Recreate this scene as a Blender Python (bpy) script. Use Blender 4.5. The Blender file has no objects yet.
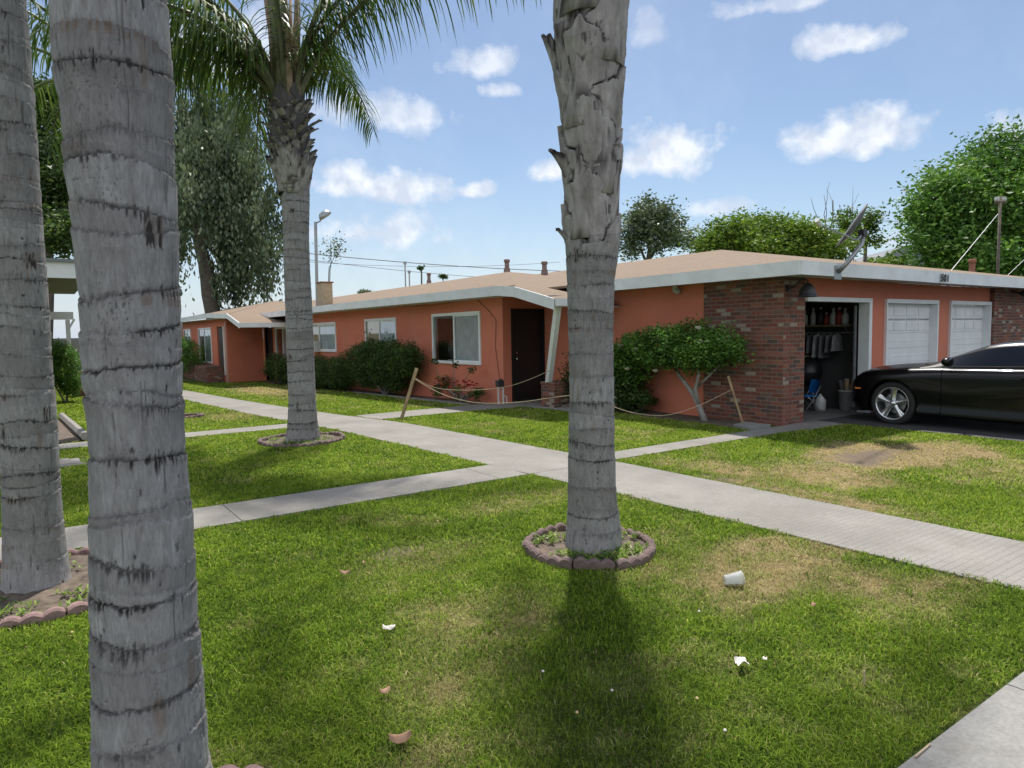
import bpy, bmesh, math, random
import numpy as np
from math import sin, cos, pi, radians, sqrt
from mathutils import Vector, Matrix
R = random.Random(7)
SC = bpy.context.scene
COL = SC.collection

# ------------------------------------------------------------------ camera
CAMH, FPX, HEAD, PITCH, ROLL = 1.6, 683.0, radians(35.0), radians(4.27), radians(0.98)
_f = Vector((sin(HEAD)*cos(PITCH), cos(HEAD)*cos(PITCH), -sin(PITCH)))
_r0 = Vector((cos(HEAD), -sin(HEAD), 0)); _u0 = _r0.cross(_f)
_r = _r0*cos(ROLL) - _u0*sin(ROLL); _u = _u0*cos(ROLL) + _r0*sin(ROLL)
cd = bpy.data.cameras.new('camera'); cam = bpy.data.objects.new('camera', cd); COL.objects.link(cam)
m = Matrix.Identity(4)
for i in range(3):
    m[i][0], m[i][1], m[i][2] = _r[i], _u[i], -_f[i]
m[0][3], m[1][3], m[2][3] = 0, 0, CAMH
cam.matrix_world = m
cd.sensor_fit = 'HORIZONTAL'; cd.sensor_width = 36; cd.lens = FPX/1024*36
cd.clip_start = 0.05; cd.clip_end = 6000
SC.camera = cam
def ray(px, py): return _f + _r*((px-512)/FPX) - _u*((py-384)/FPX)
def at(px, py, depth): return Vector((0, 0, CAMH)) + ray(px, py)*depth

# ------------------------------------------------------------------ light
SUN_AZ, SUN_EL = radians(41.5), radians(62)          # azimuth from +Y towards +X
sdir = Vector((sin(SUN_AZ)*cos(SUN_EL), cos(SUN_AZ)*cos(SUN_EL), sin(SUN_EL)))
sl = bpy.data.lights.new('sun', 'SUN'); sl.energy = 4.4; sl.angle = radians(1.8); sl.color = (1.0, 0.955, 0.88)
so = bpy.data.objects.new('sun', sl); COL.objects.link(so); so.location = (0, 0, 40)
so.rotation_euler = sdir.to_track_quat('Z', 'Y').to_euler()
SC.view_settings.view_transform = 'Standard'; SC.view_settings.look = 'None'
SC.view_settings.exposure = 0.45; SC.view_settings.gamma = 1; SC.view_settings.use_curve_mapping = False
SC.cycles.max_bounces = 6; SC.cycles.transparent_max_bounces = 8; SC.cycles.use_denoising = True; SC.cycles.caustics_reflective = False
W = bpy.data.worlds.new('World'); SC.world = W; W.use_nodes = True
wn = W.node_tree; wn.nodes.clear()
def wnode(t, **k):
    n = wn.nodes.new(t)
    for a, b in k.items(): setattr(n, a, b)
    return n
sky = wnode('ShaderNodeTexSky', sky_type='NISHITA', sun_disc=False, sun_elevation=SUN_EL, sun_rotation=SUN_AZ,
            air_density=1.0, dust_density=.6, ozone_density=1.6, altitude=50)
tc = wnode('ShaderNodeTexCoord')
def wmath(op, a, b=None, c=None, clamp=False):
    n = wnode('ShaderNodeMath', operation=op, use_clamp=clamp)
    for i, v in enumerate((a, b, c)):
        if v is None: continue
        if isinstance(v, (int, float)): n.inputs[i].default_value = v
        else: wn.links.new(v, n.inputs[i])
    return n.outputs[0]
def wvec(op, a, b):
    n = wnode('ShaderNodeVectorMath', operation=op)
    for i, v in enumerate((a, b)):
        if isinstance(v, (tuple, Vector)): n.inputs[i].default_value = tuple(v)
        else: wn.links.new(v, n.inputs[i])
    return n
nz = wnode('ShaderNodeTexNoise'); nz.inputs['Scale'].default_value = 19; nz.inputs['Detail'].default_value = 8; nz.inputs['Roughness'].default_value = 0.58
wn.links.new(tc.outputs['Generated'], nz.inputs['Vector'])
nz2 = wnode('ShaderNodeTexNoise'); nz2.inputs['Scale'].default_value = 3.2; nz2.inputs['Detail'].default_value = 6
wn.links.new(tc.outputs['Generated'], nz2.inputs['Vector'])
CLOUDS = [(840,43,40,15,1),(850,139,66,24,1),(662,158,52,30,1),(548,172,20,13,1),(383,188,64,22,1),(477,191,22,9,.9),(368,234,70,22,.85),
          (372,114,72,26,.8),(478,66,34,16,.8),(506,92,22,9,.9),(725,208,32,10,.7),(788,3,60,10,.7),(648,32,22,20,.5),(905,240,34,9,.6),
          (240,60,80,40,.8),(-200,120,160,50,1),(1250,90,130,40,1),(1500,200,160,34,.8),(-420,240,150,40,.8),(90,150,60,30,.6)]
acc = None
nzc = wmath('SUBTRACT', nz.outputs['Fac'], 0.5)
for (cx, cy, a, b, k) in CLOUDS:
    d = ray(cx, cy).normalized(); ex = Vector((d.y, -d.x, 0)).normalized(); ez = ex.cross(d)
    q = wvec('SUBTRACT', tc.outputs['Generated'], d)
    u = wvec('DOT_PRODUCT', q.outputs['Vector'], tuple(ex*(FPX/a))).outputs['Value']
    v = wvec('DOT_PRODUCT', q.outputs['Vector'], tuple(ez*(FPX/b))).outputs['Value']
    v = wmath('ADD', v, wmath('MULTIPLY', wmath('MINIMUM', v, 0.0), 0.55))     # flatter below
    l = wmath('SQRT', wmath('ADD', wmath('MULTIPLY', u, u), wmath('MULTIPLY', v, v)))
    e = wmath('ADD', wmath('SUBTRACT', 1.0, l), wmath('MULTIPLY', nzc, 2.7))
    e = wmath('MULTIPLY', wmath('MULTIPLY', wmath('ADD', e, .10), 1.5, clamp=True), k)
    front = wmath('GREATER_THAN', wvec('DOT_PRODUCT', tc.outputs['Generated'], tuple(d)).outputs['Value'], 0.0)
    e = wmath('MULTIPLY', e, front)
    acc = e if acc is None else wmath('MAXIMUM', acc, e)
veil = wmath('MULTIPLY', wmath('SUBTRACT', nz2.outputs['Fac'], 0.42, clamp=True), .5, clamp=True)
acc = wmath('MAXIMUM', wmath('MULTIPLY', acc, 0.92), veil)
mx = wnode('ShaderNodeMix', data_type='RGBA'); wn.links.new(acc, mx.inputs['Factor'])
wn.links.new(sky.outputs['Color'], mx.inputs['A']); nz3 = wnode('ShaderNodeTexNoise'); nz3.inputs['Scale'].default_value = 34; nz3.inputs['Detail'].default_value = 5; wn.links.new(tc.outputs['Generated'], nz3.inputs['Vector'])
cc = wnode('ShaderNodeMix', data_type='RGBA'); wn.links.new(wmath('MULTIPLY', wmath('SUBTRACT', nz3.outputs['Fac'], .42, clamp=True), 4.5, clamp=True), cc.inputs['Factor']); cc.inputs['A'].default_value = (5.9, 6.5, 7.6, 1); cc.inputs['B'].default_value = (8.4, 8.7, 9.2, 1)
wn.links.new(cc.outputs['Result'], mx.inputs['B'])
# big bright clouds added behind the camera, out of view, as fill light
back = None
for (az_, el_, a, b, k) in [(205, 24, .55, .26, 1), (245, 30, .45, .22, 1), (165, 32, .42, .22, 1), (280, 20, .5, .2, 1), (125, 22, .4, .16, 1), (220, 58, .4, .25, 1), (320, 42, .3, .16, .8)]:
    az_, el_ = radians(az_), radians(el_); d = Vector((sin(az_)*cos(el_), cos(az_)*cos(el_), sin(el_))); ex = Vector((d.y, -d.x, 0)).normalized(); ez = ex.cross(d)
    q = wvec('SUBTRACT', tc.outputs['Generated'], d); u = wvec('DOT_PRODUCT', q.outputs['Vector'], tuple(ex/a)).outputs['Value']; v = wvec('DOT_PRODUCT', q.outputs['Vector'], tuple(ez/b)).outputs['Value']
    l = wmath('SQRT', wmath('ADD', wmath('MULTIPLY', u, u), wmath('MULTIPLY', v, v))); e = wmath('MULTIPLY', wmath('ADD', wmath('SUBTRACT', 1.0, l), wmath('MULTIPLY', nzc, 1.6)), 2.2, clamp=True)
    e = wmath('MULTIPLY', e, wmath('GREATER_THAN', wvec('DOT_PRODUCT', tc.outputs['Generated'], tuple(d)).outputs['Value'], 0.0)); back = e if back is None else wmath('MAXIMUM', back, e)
sz = wnode('ShaderNodeSeparateXYZ'); wn.links.new(tc.outputs['Generated'], sz.inputs[0])
hz = wmath('MULTIPLY', wmath('POWER', wmath('SUBTRACT', 1.0, wmath('MULTIPLY', wmath('ABSOLUTE', sz.outputs['Z']), 4.5), clamp=True), 2.0), .8)
mh = wnode('ShaderNodeMix', data_type='RGBA'); wn.links.new(hz, mh.inputs['Factor']); wn.links.new(sky.outputs['Color'], mh.inputs['A']); mh.inputs['B'].default_value = (5.2, 6.1, 7.5, 1); wn.links.new(mh.outputs['Result'], mx.inputs['A'])
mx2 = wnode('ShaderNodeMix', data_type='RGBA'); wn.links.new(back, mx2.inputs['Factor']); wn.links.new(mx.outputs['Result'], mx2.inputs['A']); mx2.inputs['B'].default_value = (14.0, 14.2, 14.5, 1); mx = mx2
bg = wnode('ShaderNodeBackground'); bg.inputs['Strength'].default_value = 0.088
out = wnode('ShaderNodeOutputWorld')
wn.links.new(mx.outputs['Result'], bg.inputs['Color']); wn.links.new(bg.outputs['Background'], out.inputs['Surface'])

# ------------------------------------------------------------------ materials
class NT:
    def __init__(s, name):
        s.m = bpy.data.materials.new(name); s.m.use_nodes = True; s.t = s.m.node_tree; s.t.nodes.clear()
        s.out = s.n('ShaderNodeOutputMaterial'); s.b = s.n('ShaderNodeBsdfPrincipled'); s.l(s.b.outputs[0], s.out.inputs[0])
        s.tc = s.n('ShaderNodeTexCoord')
    def n(s, t, **k):
        n = s.t.nodes.new(t)
        for a, b in k.items(): setattr(n, a, b)
        return n
    def l(s, a, b): s.t.links.new(a, b)
    def noise(s, scale, detail=4, rough=.5, vec=None, stretch=None):
        n = s.n('ShaderNodeTexNoise'); n.inputs['Scale'].default_value = scale; n.inputs['Detail'].default_value = detail; n.inputs['Roughness'].default_value = rough
        v = vec or s.tc.outputs['Object']
        if stretch:
            mp = s.n('ShaderNodeMapping'); mp.inputs['Scale'].default_value = stretch; s.l(v, mp.inputs[0]); v = mp.outputs[0]
        s.l(v, n.inputs['Vector']); return n.outputs['Fac']
    def ramp(s, fac, stops, interp='LINEAR'):
        r = s.n('ShaderNodeValToRGB'); r.color_ramp.interpolation = interp; s.l(fac, r.inputs[0]); e = r.color_ramp.elements
        while len(e) < len(stops): e.new(0.5)
        for i, (p, c) in enumerate(stops):
            e[i].position = p
            if isinstance(c, (int, float)): c = (c, c, c)
            e[i].color = (*c, 1)
        return r.outputs[0]
    def mix(s, fac, a, b, mode='MIX'):
        x = s.n('ShaderNodeMix', data_type='RGBA', blend_type=mode)
        for k, v in (('Factor', fac), ('A', a), ('B', b)):
            if isinstance(v, tuple): x.inputs[k].default_value = (*v, 1) if len(v) == 3 else v
            elif isinstance(v, (int, float)): x.inputs[k].default_value = v if k == 'Factor' else (v, v, v, 1)
            else: s.l(v, x.inputs[k])
        return x.outputs['Result']
    def math(s, op, a, b=0.0, clamp=False):
        n = s.n('ShaderNodeMath', operation=op, use_clamp=clamp)
        for i, v in enumerate((a, b)):
            if isinstance(v, (int, float)): n.inputs[i].default_value = v
            else: s.l(v, n.inputs[i])
        return n.outputs[0]
    def attr(s, name): n = s.n('ShaderNodeAttribute'); n.attribute_name = name; return n.outputs['Fac']
    def bump(s, h, strength=.4, dist=.01):
        n = s.n('ShaderNodeBump'); n.inputs['Strength'].default_value = strength; n.inputs['Distance'].default_value = dist
        s.l(h, n.inputs['Height']); s.l(n.outputs[0], s.b.inputs['Normal'])
    def color(s, c):
        if isinstance(c, tuple): s.b.inputs['Base Color'].default_value = (*c, 1)
        else: s.l(c, s.b.inputs['Base Color'])
    def rough(s, r): s.b.inputs['Roughness'].default_value = r
def simple(name, c, rough=.6, var=.15, scale=6, metal=0, bump=0, bscale=40, spec=.5):
    s = NT(name); f = s.noise(scale, 5, .6)
    lo = tuple(x*(1-var) for x in c); hi = tuple(min(1, x*(1+var)) for x in c)
    s.color(s.ramp(f, [(.3, lo), (.7, hi)])); s.rough(rough); s.b.inputs['Metallic'].default_value = metal
    s.b.inputs['Specular IOR Level'].default_value = spec
    if bump: s.bump(s.noise(bscale, 3), bump, .01)
    return s.m
M = {}
def stucco():
    s = NT('stucco'); a = s.noise(1.2, 6, .6); b = s.noise(.5, 4, .5, stretch=(3, 3, .5))
    c = s.ramp(a, [(.3, (.58, .185, .115)), (.7, (.66, .225, .145))])
    c = s.mix(s.ramp(b, [(.5, 0.0), (.75, .35)]), c, (.50, .235, .18))
    s.color(c); s.rough(.9); s.b.inputs['Specular IOR Level'].default_value = .2; s.bump(s.noise(90, 3, .6), .5, .006); return s.m
def brick(name, cols, bw=.205, bh=.068, mort=(.25, .20, .165)):
    s = NT(name); bt = s.n('ShaderNodeTexBrick'); uv = s.n('ShaderNodeUVMap')
    wob = s.n('ShaderNodeVectorMath', operation='MULTIPLY_ADD')
    nn = s.n('ShaderNodeTexNoise'); nn.inputs['Scale'].default_value = 9; s.l(uv.outputs[0], nn.inputs['Vector'])
    s.l(nn.outputs['Color'], wob.inputs[0]); wob.inputs[1].default_value = (.012, .012, 0); s.l(uv.outputs[0], wob.inputs[2])
    s.l(wob.outputs[0], bt.inputs['Vector'])
    bt.inputs['Color1'].default_value = (0, 0, 0, 1); bt.inputs['Color2'].default_value = (1, 1, 1, 1); bt.inputs['Mortar'].default_value = (.5, .5, .5, 1)
    bt.inputs['Scale'].default_value = 1; bt.inputs['Mortar Size'].default_value = .007; bt.inputs['Mortar Smooth'].default_value = .3
    bt.inputs['Brick Width'].default_value = bw; bt.inputs['Row Height'].default_value = bh; bt.offset = .5
    n = len(cols); c = s.ramp(bt.outputs['Color'], [(i/n, q) for i, q in enumerate(cols)], 'CONSTANT')
    c = s.mix(s.ramp(s.noise(25, 5, .7), [(.35, 0.0), (.75, .5)]), c, (.14, .085, .065))
    c = s.mix(s.ramp(s.noise(60, 4, .7), [(.62, 0.0), (.72, .5)]), c, (.45, .40, .34))
    c = s.mix(bt.outputs['Fac'], c, mort); s.color(c); s.rough(.9); s.b.inputs['Specular IOR Level'].default_value = .2
    h = s.math('ADD', s.math('MULTIPLY', bt.outputs['Fac'], -1.0), s.math('MULTIPLY', s.noise(50, 4, .7), .5)); s.bump(h, .8, .012); return s.m
def shingle():
    s = NT('roof_shingle'); bt = s.n('ShaderNodeTexBrick'); uv = s.n('ShaderNodeUVMap'); s.l(uv.outputs[0], bt.inputs['Vector'])
    bt.inputs['Color1'].default_value = (.185, .138, .095, 1); bt.inputs['Color2'].default_value = (.275, .20, .138, 1); bt.inputs['Mortar'].default_value = (.10, .075, .06, 1)
    bt.inputs['Scale'].default_value = 1; bt.inputs['Mortar Size'].default_value = .006; bt.inputs['Brick Width'].default_value = .3; bt.inputs['Row Height'].default_value = .14
    c = s.mix(s.ramp(s.noise(.9, 8, .75), [(.35, 0.0), (.7, .75)]), bt.outputs['Color'], (.20, .155, .125))
    c = s.mix(.5, c, s.ramp(s.noise(26, 6, .75), [(.3, (.12, .09, .07)), (.7, (.42, .32, .235))])); s.color(c); s.rough(.95); s.b.inputs['Specular IOR Level'].default_value = .15
    s.bump(s.math('MULTIPLY', bt.outputs['Fac'], -1.0), .5, .01); return s.m
def concrete(name, c1, c2, lines=True):
    s = NT(name); a = s.noise(1.1, 8, .65); b = s.noise(55, 5, .7); c = s.ramp(a, [(.3, c1), (.68, c2)])
    c = s.mix(.5, c, s.ramp(b, [(.3, .35), (.7, .95)]), 'MULTIPLY')
    c = s.mix(s.ramp(s.noise(3.5, 6, .7), [(.52, 0.0), (.70, .55)]), c, (.19, .175, .15))
    h = s.noise(90, 3)
    if lines:
        w = s.n('ShaderNodeTexBrick'); s.l(s.tc.outputs['Object'], w.inputs['Vector']); w.inputs['Scale'].default_value = 1
        w.inputs['Brick Width'].default_value = .34; w.inputs['Row Height'].default_value = .055; w.inputs['Mortar Size'].default_value = .0045
        w.inputs['Mortar Smooth'].default_value = .5
        c = s.mix(s.math('MULTIPLY', w.outputs['Fac'], s.ramp(s.noise(2, 4), [(.3, .35), (.7, .85)])), c, (.16, .15, .14))
    s.color(c); s.rough(.92); s.b.inputs['Specular IOR Level'].default_value = .25; s.bump(h, .4, .004); return s.m
def bark():
    s = NT('palm_bark'); cr = s.attr('crack_shade'); bo = s.attr('boot'); ti = s.attr('tint')
    st = s.noise(14, 6, .65, stretch=(2.2, 2.2, .7)); fine = s.noise(120, 4, .7, stretch=(1, 1, .25)); blot = s.noise(6, 5, .6)
    c = s.ramp(st, [(.28, (.22, .21, .205)), (.5, (.33, .32, .315)), (.75, (.45, .44, .43))])
    c = s.mix(s.ramp(blot, [(.45, 0.0), (.7, .6)]), c, (.29, .27, .26))
    c = s.mix(s.math('MULTIPLY', s.attr('seg'), 1.0, True), c, (.17, .158, .152)); c = s.mix(.5, c, s.ramp(fine, [(.3, .45), (.7, 1.15)]), 'MULTIPLY')
    c = s.mix(s.math('MULTIPLY', ti, 1.0, True), c, (.19, .125, .085))
    bc = s.ramp(s.noise(9, 6, .6, stretch=(1.5, 1.5, .5)), [(.3, (.21, .19, .18)), (.55, (.36, .335, .32)), (.75, (.50, .47, .45))])
    c = s.mix(bo, c, bc)
    c = s.mix(cr, c, (.028, .025, .023)); s.color(c); s.rough(.93); s.b.inputs['Specular IOR Level'].default_value = .2
    s.bump(s.math('ADD', fine, s.math('MULTIPLY', st, .8)), .55, .006); return s.m
def leafmat(name, stops, trans=.35, rough=.5, dry=None, spec=.35):
    s = NT(name); rnd = s.attr('rnd'); c = s.ramp(rnd, stops)
    if dry: c = s.mix(s.attr('dry'), c, s.ramp(rnd, dry))
    s.color(c); s.rough(rough); s.b.inputs['Specular IOR Level'].default_value = spec
    tr = s.n('ShaderNodeBsdfTranslucent'); s.l(s.mix(.5, c, s.mix(1.0, c, (1.0, 1.0, .45), 'MULTIPLY')), tr.inputs['Color'])
    ms = s.n('ShaderNodeMixShader'); ms.inputs[0].default_value = trans
    s.l(s.b.outputs[0], ms.inputs[1]); s.l(tr.outputs[0], ms.inputs[2]); s.l(ms.outputs[0], s.out.inputs[0]); return s.m
def groundmat():
    s = NT('lawn_ground'); d = s.attr('dry'); so_ = s.attr('soil')
    g = s.ramp(s.noise(28, 5, .7), [(.3, (.045, .07, .012)), (.7, (.10, .15, .03))])
    dr = s.ramp(s.noise(35, 5, .7), [(.3, (.17, .13, .065)), (.7, (.33, .26, .14))])
    c = s.mix(d, g, dr); c = s.mix(so_, c, s.ramp(s.noise(20, 6, .7), [(.3, (.10, .075, .055)), (.7, (.22, .175, .135))]))
    s.color(c); s.rough(.97); s.b.inputs['Specular IOR Level'].default_value = .1; s.bump(s.noise(45, 5, .7), .8, .02); return s.m
def glass(name, c=(.02, .03, .035)):
    s = NT(name); s.color(c); s.rough(.05); s.b.inputs['Specular IOR Level'].default_value = .45; return s.m
M['stucco'] = stucco()
M['brick'] = brick('red_brick', [(.19, .065, .045), (.26, .08, .055), (.14, .06, .045), (.30, .115, .08), (.22, .07, .05), (.10, .07, .062), (.25, .095, .07), (.18, .075, .058), (.17, .11, .085), (.27, .10, .072), (.16, .065, .048), (.38, .31, .25)])
M['roof'] = shingle()
M['path'] = concrete('path_concrete', (.25, .235, .21), (.36, .34, .31)); M['walk'] = concrete('sidewalk_concrete', (.27, .265, .25), (.36, .35, .33), False)
M['asphalt'] = simple('asphalt', (.055, .055, .058), .9, .25, 3, bump=.5, bscale=120)
M['white'] = simple('white_paint', (.80, .81, .81), .55, .08, 3); M['fascia'] = simple('fascia_paint', (.74, .76, .77), .6, .1, 2.5)
M['ofw'] = simple('weathered_white', (.55, .55, .53), .7, .15, 4)
M['bark'] = bark()
M['wood'] = simple('weathered_wood', (.33, .23, .13), .8, .3, 9, bump=.4); M['paleWood'] = simple('pale_wood', (.42, .33, .22), .8, .2, 9)
M['treebark'] = simple('tree_bark', (.12, .10, .08), .9, .35, 5, bump=.8, bscale=18); M['greybark'] = simple('grey_bark', (.30, .28, .26), .9, .3, 8, bump=.6, bscale=30)
M['ground'] = groundmat()
M['grass'] = leafmat('grass_blades', [(0, (.045, .085, .010)), (.35, (.135, .225, .020)), (.8, (.27, .39, .040)), (1, (.40, .46, .09))], .42, .75, spec=.10,
                     dry=[(0, (.24, .19, .09)), (.5, (.46, .37, .20)), (1, (.66, .56, .34))])
M['palmleaf'] = leafmat('palm_leaflet', [(0, (.036, .075, .016)), (.6, (.08, .145, .030)), (1, (.18, .24, .06))], .30, .42)
M['palmyel'] = leafmat('yellowing_palm_leaflet', [(0, (.12, .15, .03)), (.6, (.25, .26, .06)), (1, (.40, .34, .12))], .35, .5)
M['petiole'] = simple('palm_petiole', (.12, .125, .065), .6, .3, 6); M['petioleDry'] = simple('dry_petiole', (.33, .24, .17), .85, .3, 8)
M['leafGreen'] = leafmat('broad_leaf_green', [(0, (.04, .10, .018)), (.6, (.13, .27, .045)), (1, (.28, .44, .09))], .33)
M['leafBright'] = leafmat('fresh_leaf_green', [(0, (.05, .10, .014)), (.5, (.15, .26, .03)), (1, (.33, .42, .07))], .35)
M['leafGrey'] = leafmat('grey_green_leaf', [(0, (.06, .09, .045)), (.6, (.15, .20, .11)), (1, (.32, .37, .24))], .2)
M['leafDark'] = leafmat('dark_hedge_leaf', [(0, (.025, .05, .012)), (.6, (.06, .115, .022)), (1, (.16, .25, .05))], .25)
M['petal'] = simple('white_petal', (.75, .70, .62), .6, .1, 20); M['petalRed'] = simple('red_petal', (.55, .03, .03), .6, .2, 20)
M['twig'] = simple('bare_twig', (.20, .17, .15), .9, .2, 5)
M['soil'] = simple('soil', (.115, .088, .066), .97, .5, 14, bump=.8, bscale=35)
M['edging'] = simple('edging_concrete', (.17, .12, .11), .93, .25, 14, bump=.6, bscale=70); M['edgingPink'] = simple('pink_edging_concrete', (.26, .165, .155), .93, .25, 14, bump=.6, bscale=70)
M['black'] = simple('black_door_paint', (.012, .012, .014), .45, .2, 5); M['brown'] = simple('brown_door', (.05, .03, .025), .6, .2, 5)
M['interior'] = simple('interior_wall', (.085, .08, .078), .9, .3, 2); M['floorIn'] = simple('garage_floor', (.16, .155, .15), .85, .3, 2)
def pane():
    s = NT('window_glass'); t = s.n('ShaderNodeBsdfTransparent'); t.inputs[0].default_value = (.95, .97, .97, 1); g_ = s.n('ShaderNodeBsdfGlossy'); g_.inputs['Roughness'].default_value = .02
    f = s.n('ShaderNodeLayerWeight'); m_ = s.n('ShaderNodeMixShader'); s.l(s.math('ADD', s.math('MULTIPLY', s.math('POWER', f.outputs['Facing'], 3.0), .7), .10), m_.inputs[0]); s.l(t.outputs[0], m_.inputs[1]); s.l(g_.outputs[0], m_.inputs[2]); s.l(m_.outputs[0], s.out.inputs[0]); return s.m
M['glass'] = pane(); M['curtain'] = simple('curtain_cloth', (.58, .68, .72), .8, .15, 5); M['shade'] = simple('tan_blind', (.70, .50, .25), .8, .15, 5); M['darkroom'] = simple('dark_room', (.016, .014, .016), .9, .2, 4)
M['metal'] = simple('galvanised_metal', (.35, .36, .37), .45, .15, 8, metal=.6); M['dkmetal'] = simple('dark_metal', (.035, .035, .038), .5, .2, 8)
M['dishgrey'] = simple('dish_grey', (.13, .13, .135), .6, .2, 12); M['ventgrey'] = simple('vent_grey_brown', (.20, .14, .12), .85, .3, 12); M['rust'] = simple('rusty_pipe', (.30, .12, .075), .85, .35, 12); M['blue'] = simple('blue_plastic', (.02, .19, .55), .35, .1, 4)
M['plastic'] = simple('white_plastic', (.62, .62, .58), .4, .15, 10); M['rope'] = simple('rope', (.45, .37, .25), .9, .2, 30)
M['num'] = simple('number_black', (.02, .025, .03), .5, .1, 5); M['wire'] = simple('wire_black', (.06, .06, .065), .7, .1, 5)
M['paper'] = simple('crumpled_paper', (.72, .66, .60), .8, .1, 15); M['dryleaf'] = simple('dry_leaf', (.38, .22, .14), .8, .3, 20)
M['greyroof'] = simple('grey_roof', (.22, .23, .25), .9, .1, 1); M['hung'] = simple('pale_hanging_cloth', (.22, .22, .22), .9, .4, 9); M['red'] = simple('red_things', (.30, .05, .04), .6, .2, 8); M['cloth'] = simple('hanging_cloth', (.12, .12, .12), .9, .5, 3)
def paint():
    s = NT('black_car_paint'); s.color((.004, .004, .005)); s.rough(.3); s.b.inputs['Specular IOR Level'].default_value = .2; s.b.inputs['Coat Weight'].default_value = .32; s.b.inputs['Coat Roughness'].default_value = .03; return s.m
M['paint'] = paint(); M['rubber'] = simple('tyre_rubber', (.022, .022, .022), .85, .2, 20); M['chrome'] = simple('wheel_alloy', (.60, .60, .61), .25, .05, 5, metal=.9)
M['carglass'] = glass('tinted_car_glass', (.006, .007, .009)); M['amber'] = simple('amber_lens', (.7, .22, .05), .3, .1, 5); M['trim'] = simple('black_trim', (.015, .015, .015), .6, .2, 5)
def clearcup():
    s = NT('clear_plastic'); s.color((.97, .98, .98)); s.rough(.15); s.b.inputs['Transmission Weight'].default_value = .66; s.b.inputs['IOR'].default_value = 1.12; return s.m
M['clear'] = clearcup()

# ------------------------------------------------------------------ numpy noise
def _h(ix, iy, seed):
    n = (ix.astype(np.int64)*374761393 + iy.astype(np.int64)*668265263 + seed*1274126177) & 0xffffffff
    n = ((n ^ (n >> 13))*1103515245) & 0xffffffff; n = ((n ^ (n >> 15))*2246822519) & 0xffffffff
    return ((n ^ (n >> 13)) & 0xffffff)/float(0xffffff)
def vn(x, y, seed=0, perx=None):
    x = np.asarray(x, float); y = np.asarray(y, float); ix = np.floor(x); iy = np.floor(y); fx = x-ix; fy = y-iy
    fx = fx*fx*(3-2*fx); fy = fy*fy*(3-2*fy); ix1 = ix+1
    if perx: ix = ix % perx; ix1 = ix1 % perx
    a = _h(ix, iy, seed); b = _h(ix1, iy, seed); c = _h(ix, iy+1, seed); d = _h(ix1, iy+1, seed)
    return (a*(1-fx)+b*fx)*(1-fy) + (c*(1-fx)+d*fx)*fy
def fbm(x, y, seed=0, o=4):
    s = 0; a = .5; t = 0
    for i in range(o): s = s + a*vn(x*2**i, y*2**i, seed+i*17); t += a; a *= .5
    return s/t
def sstep(a, b, x): t = np.clip((x-a)/(b-a), 0, 1); return t*t*(3-2*t)

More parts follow.
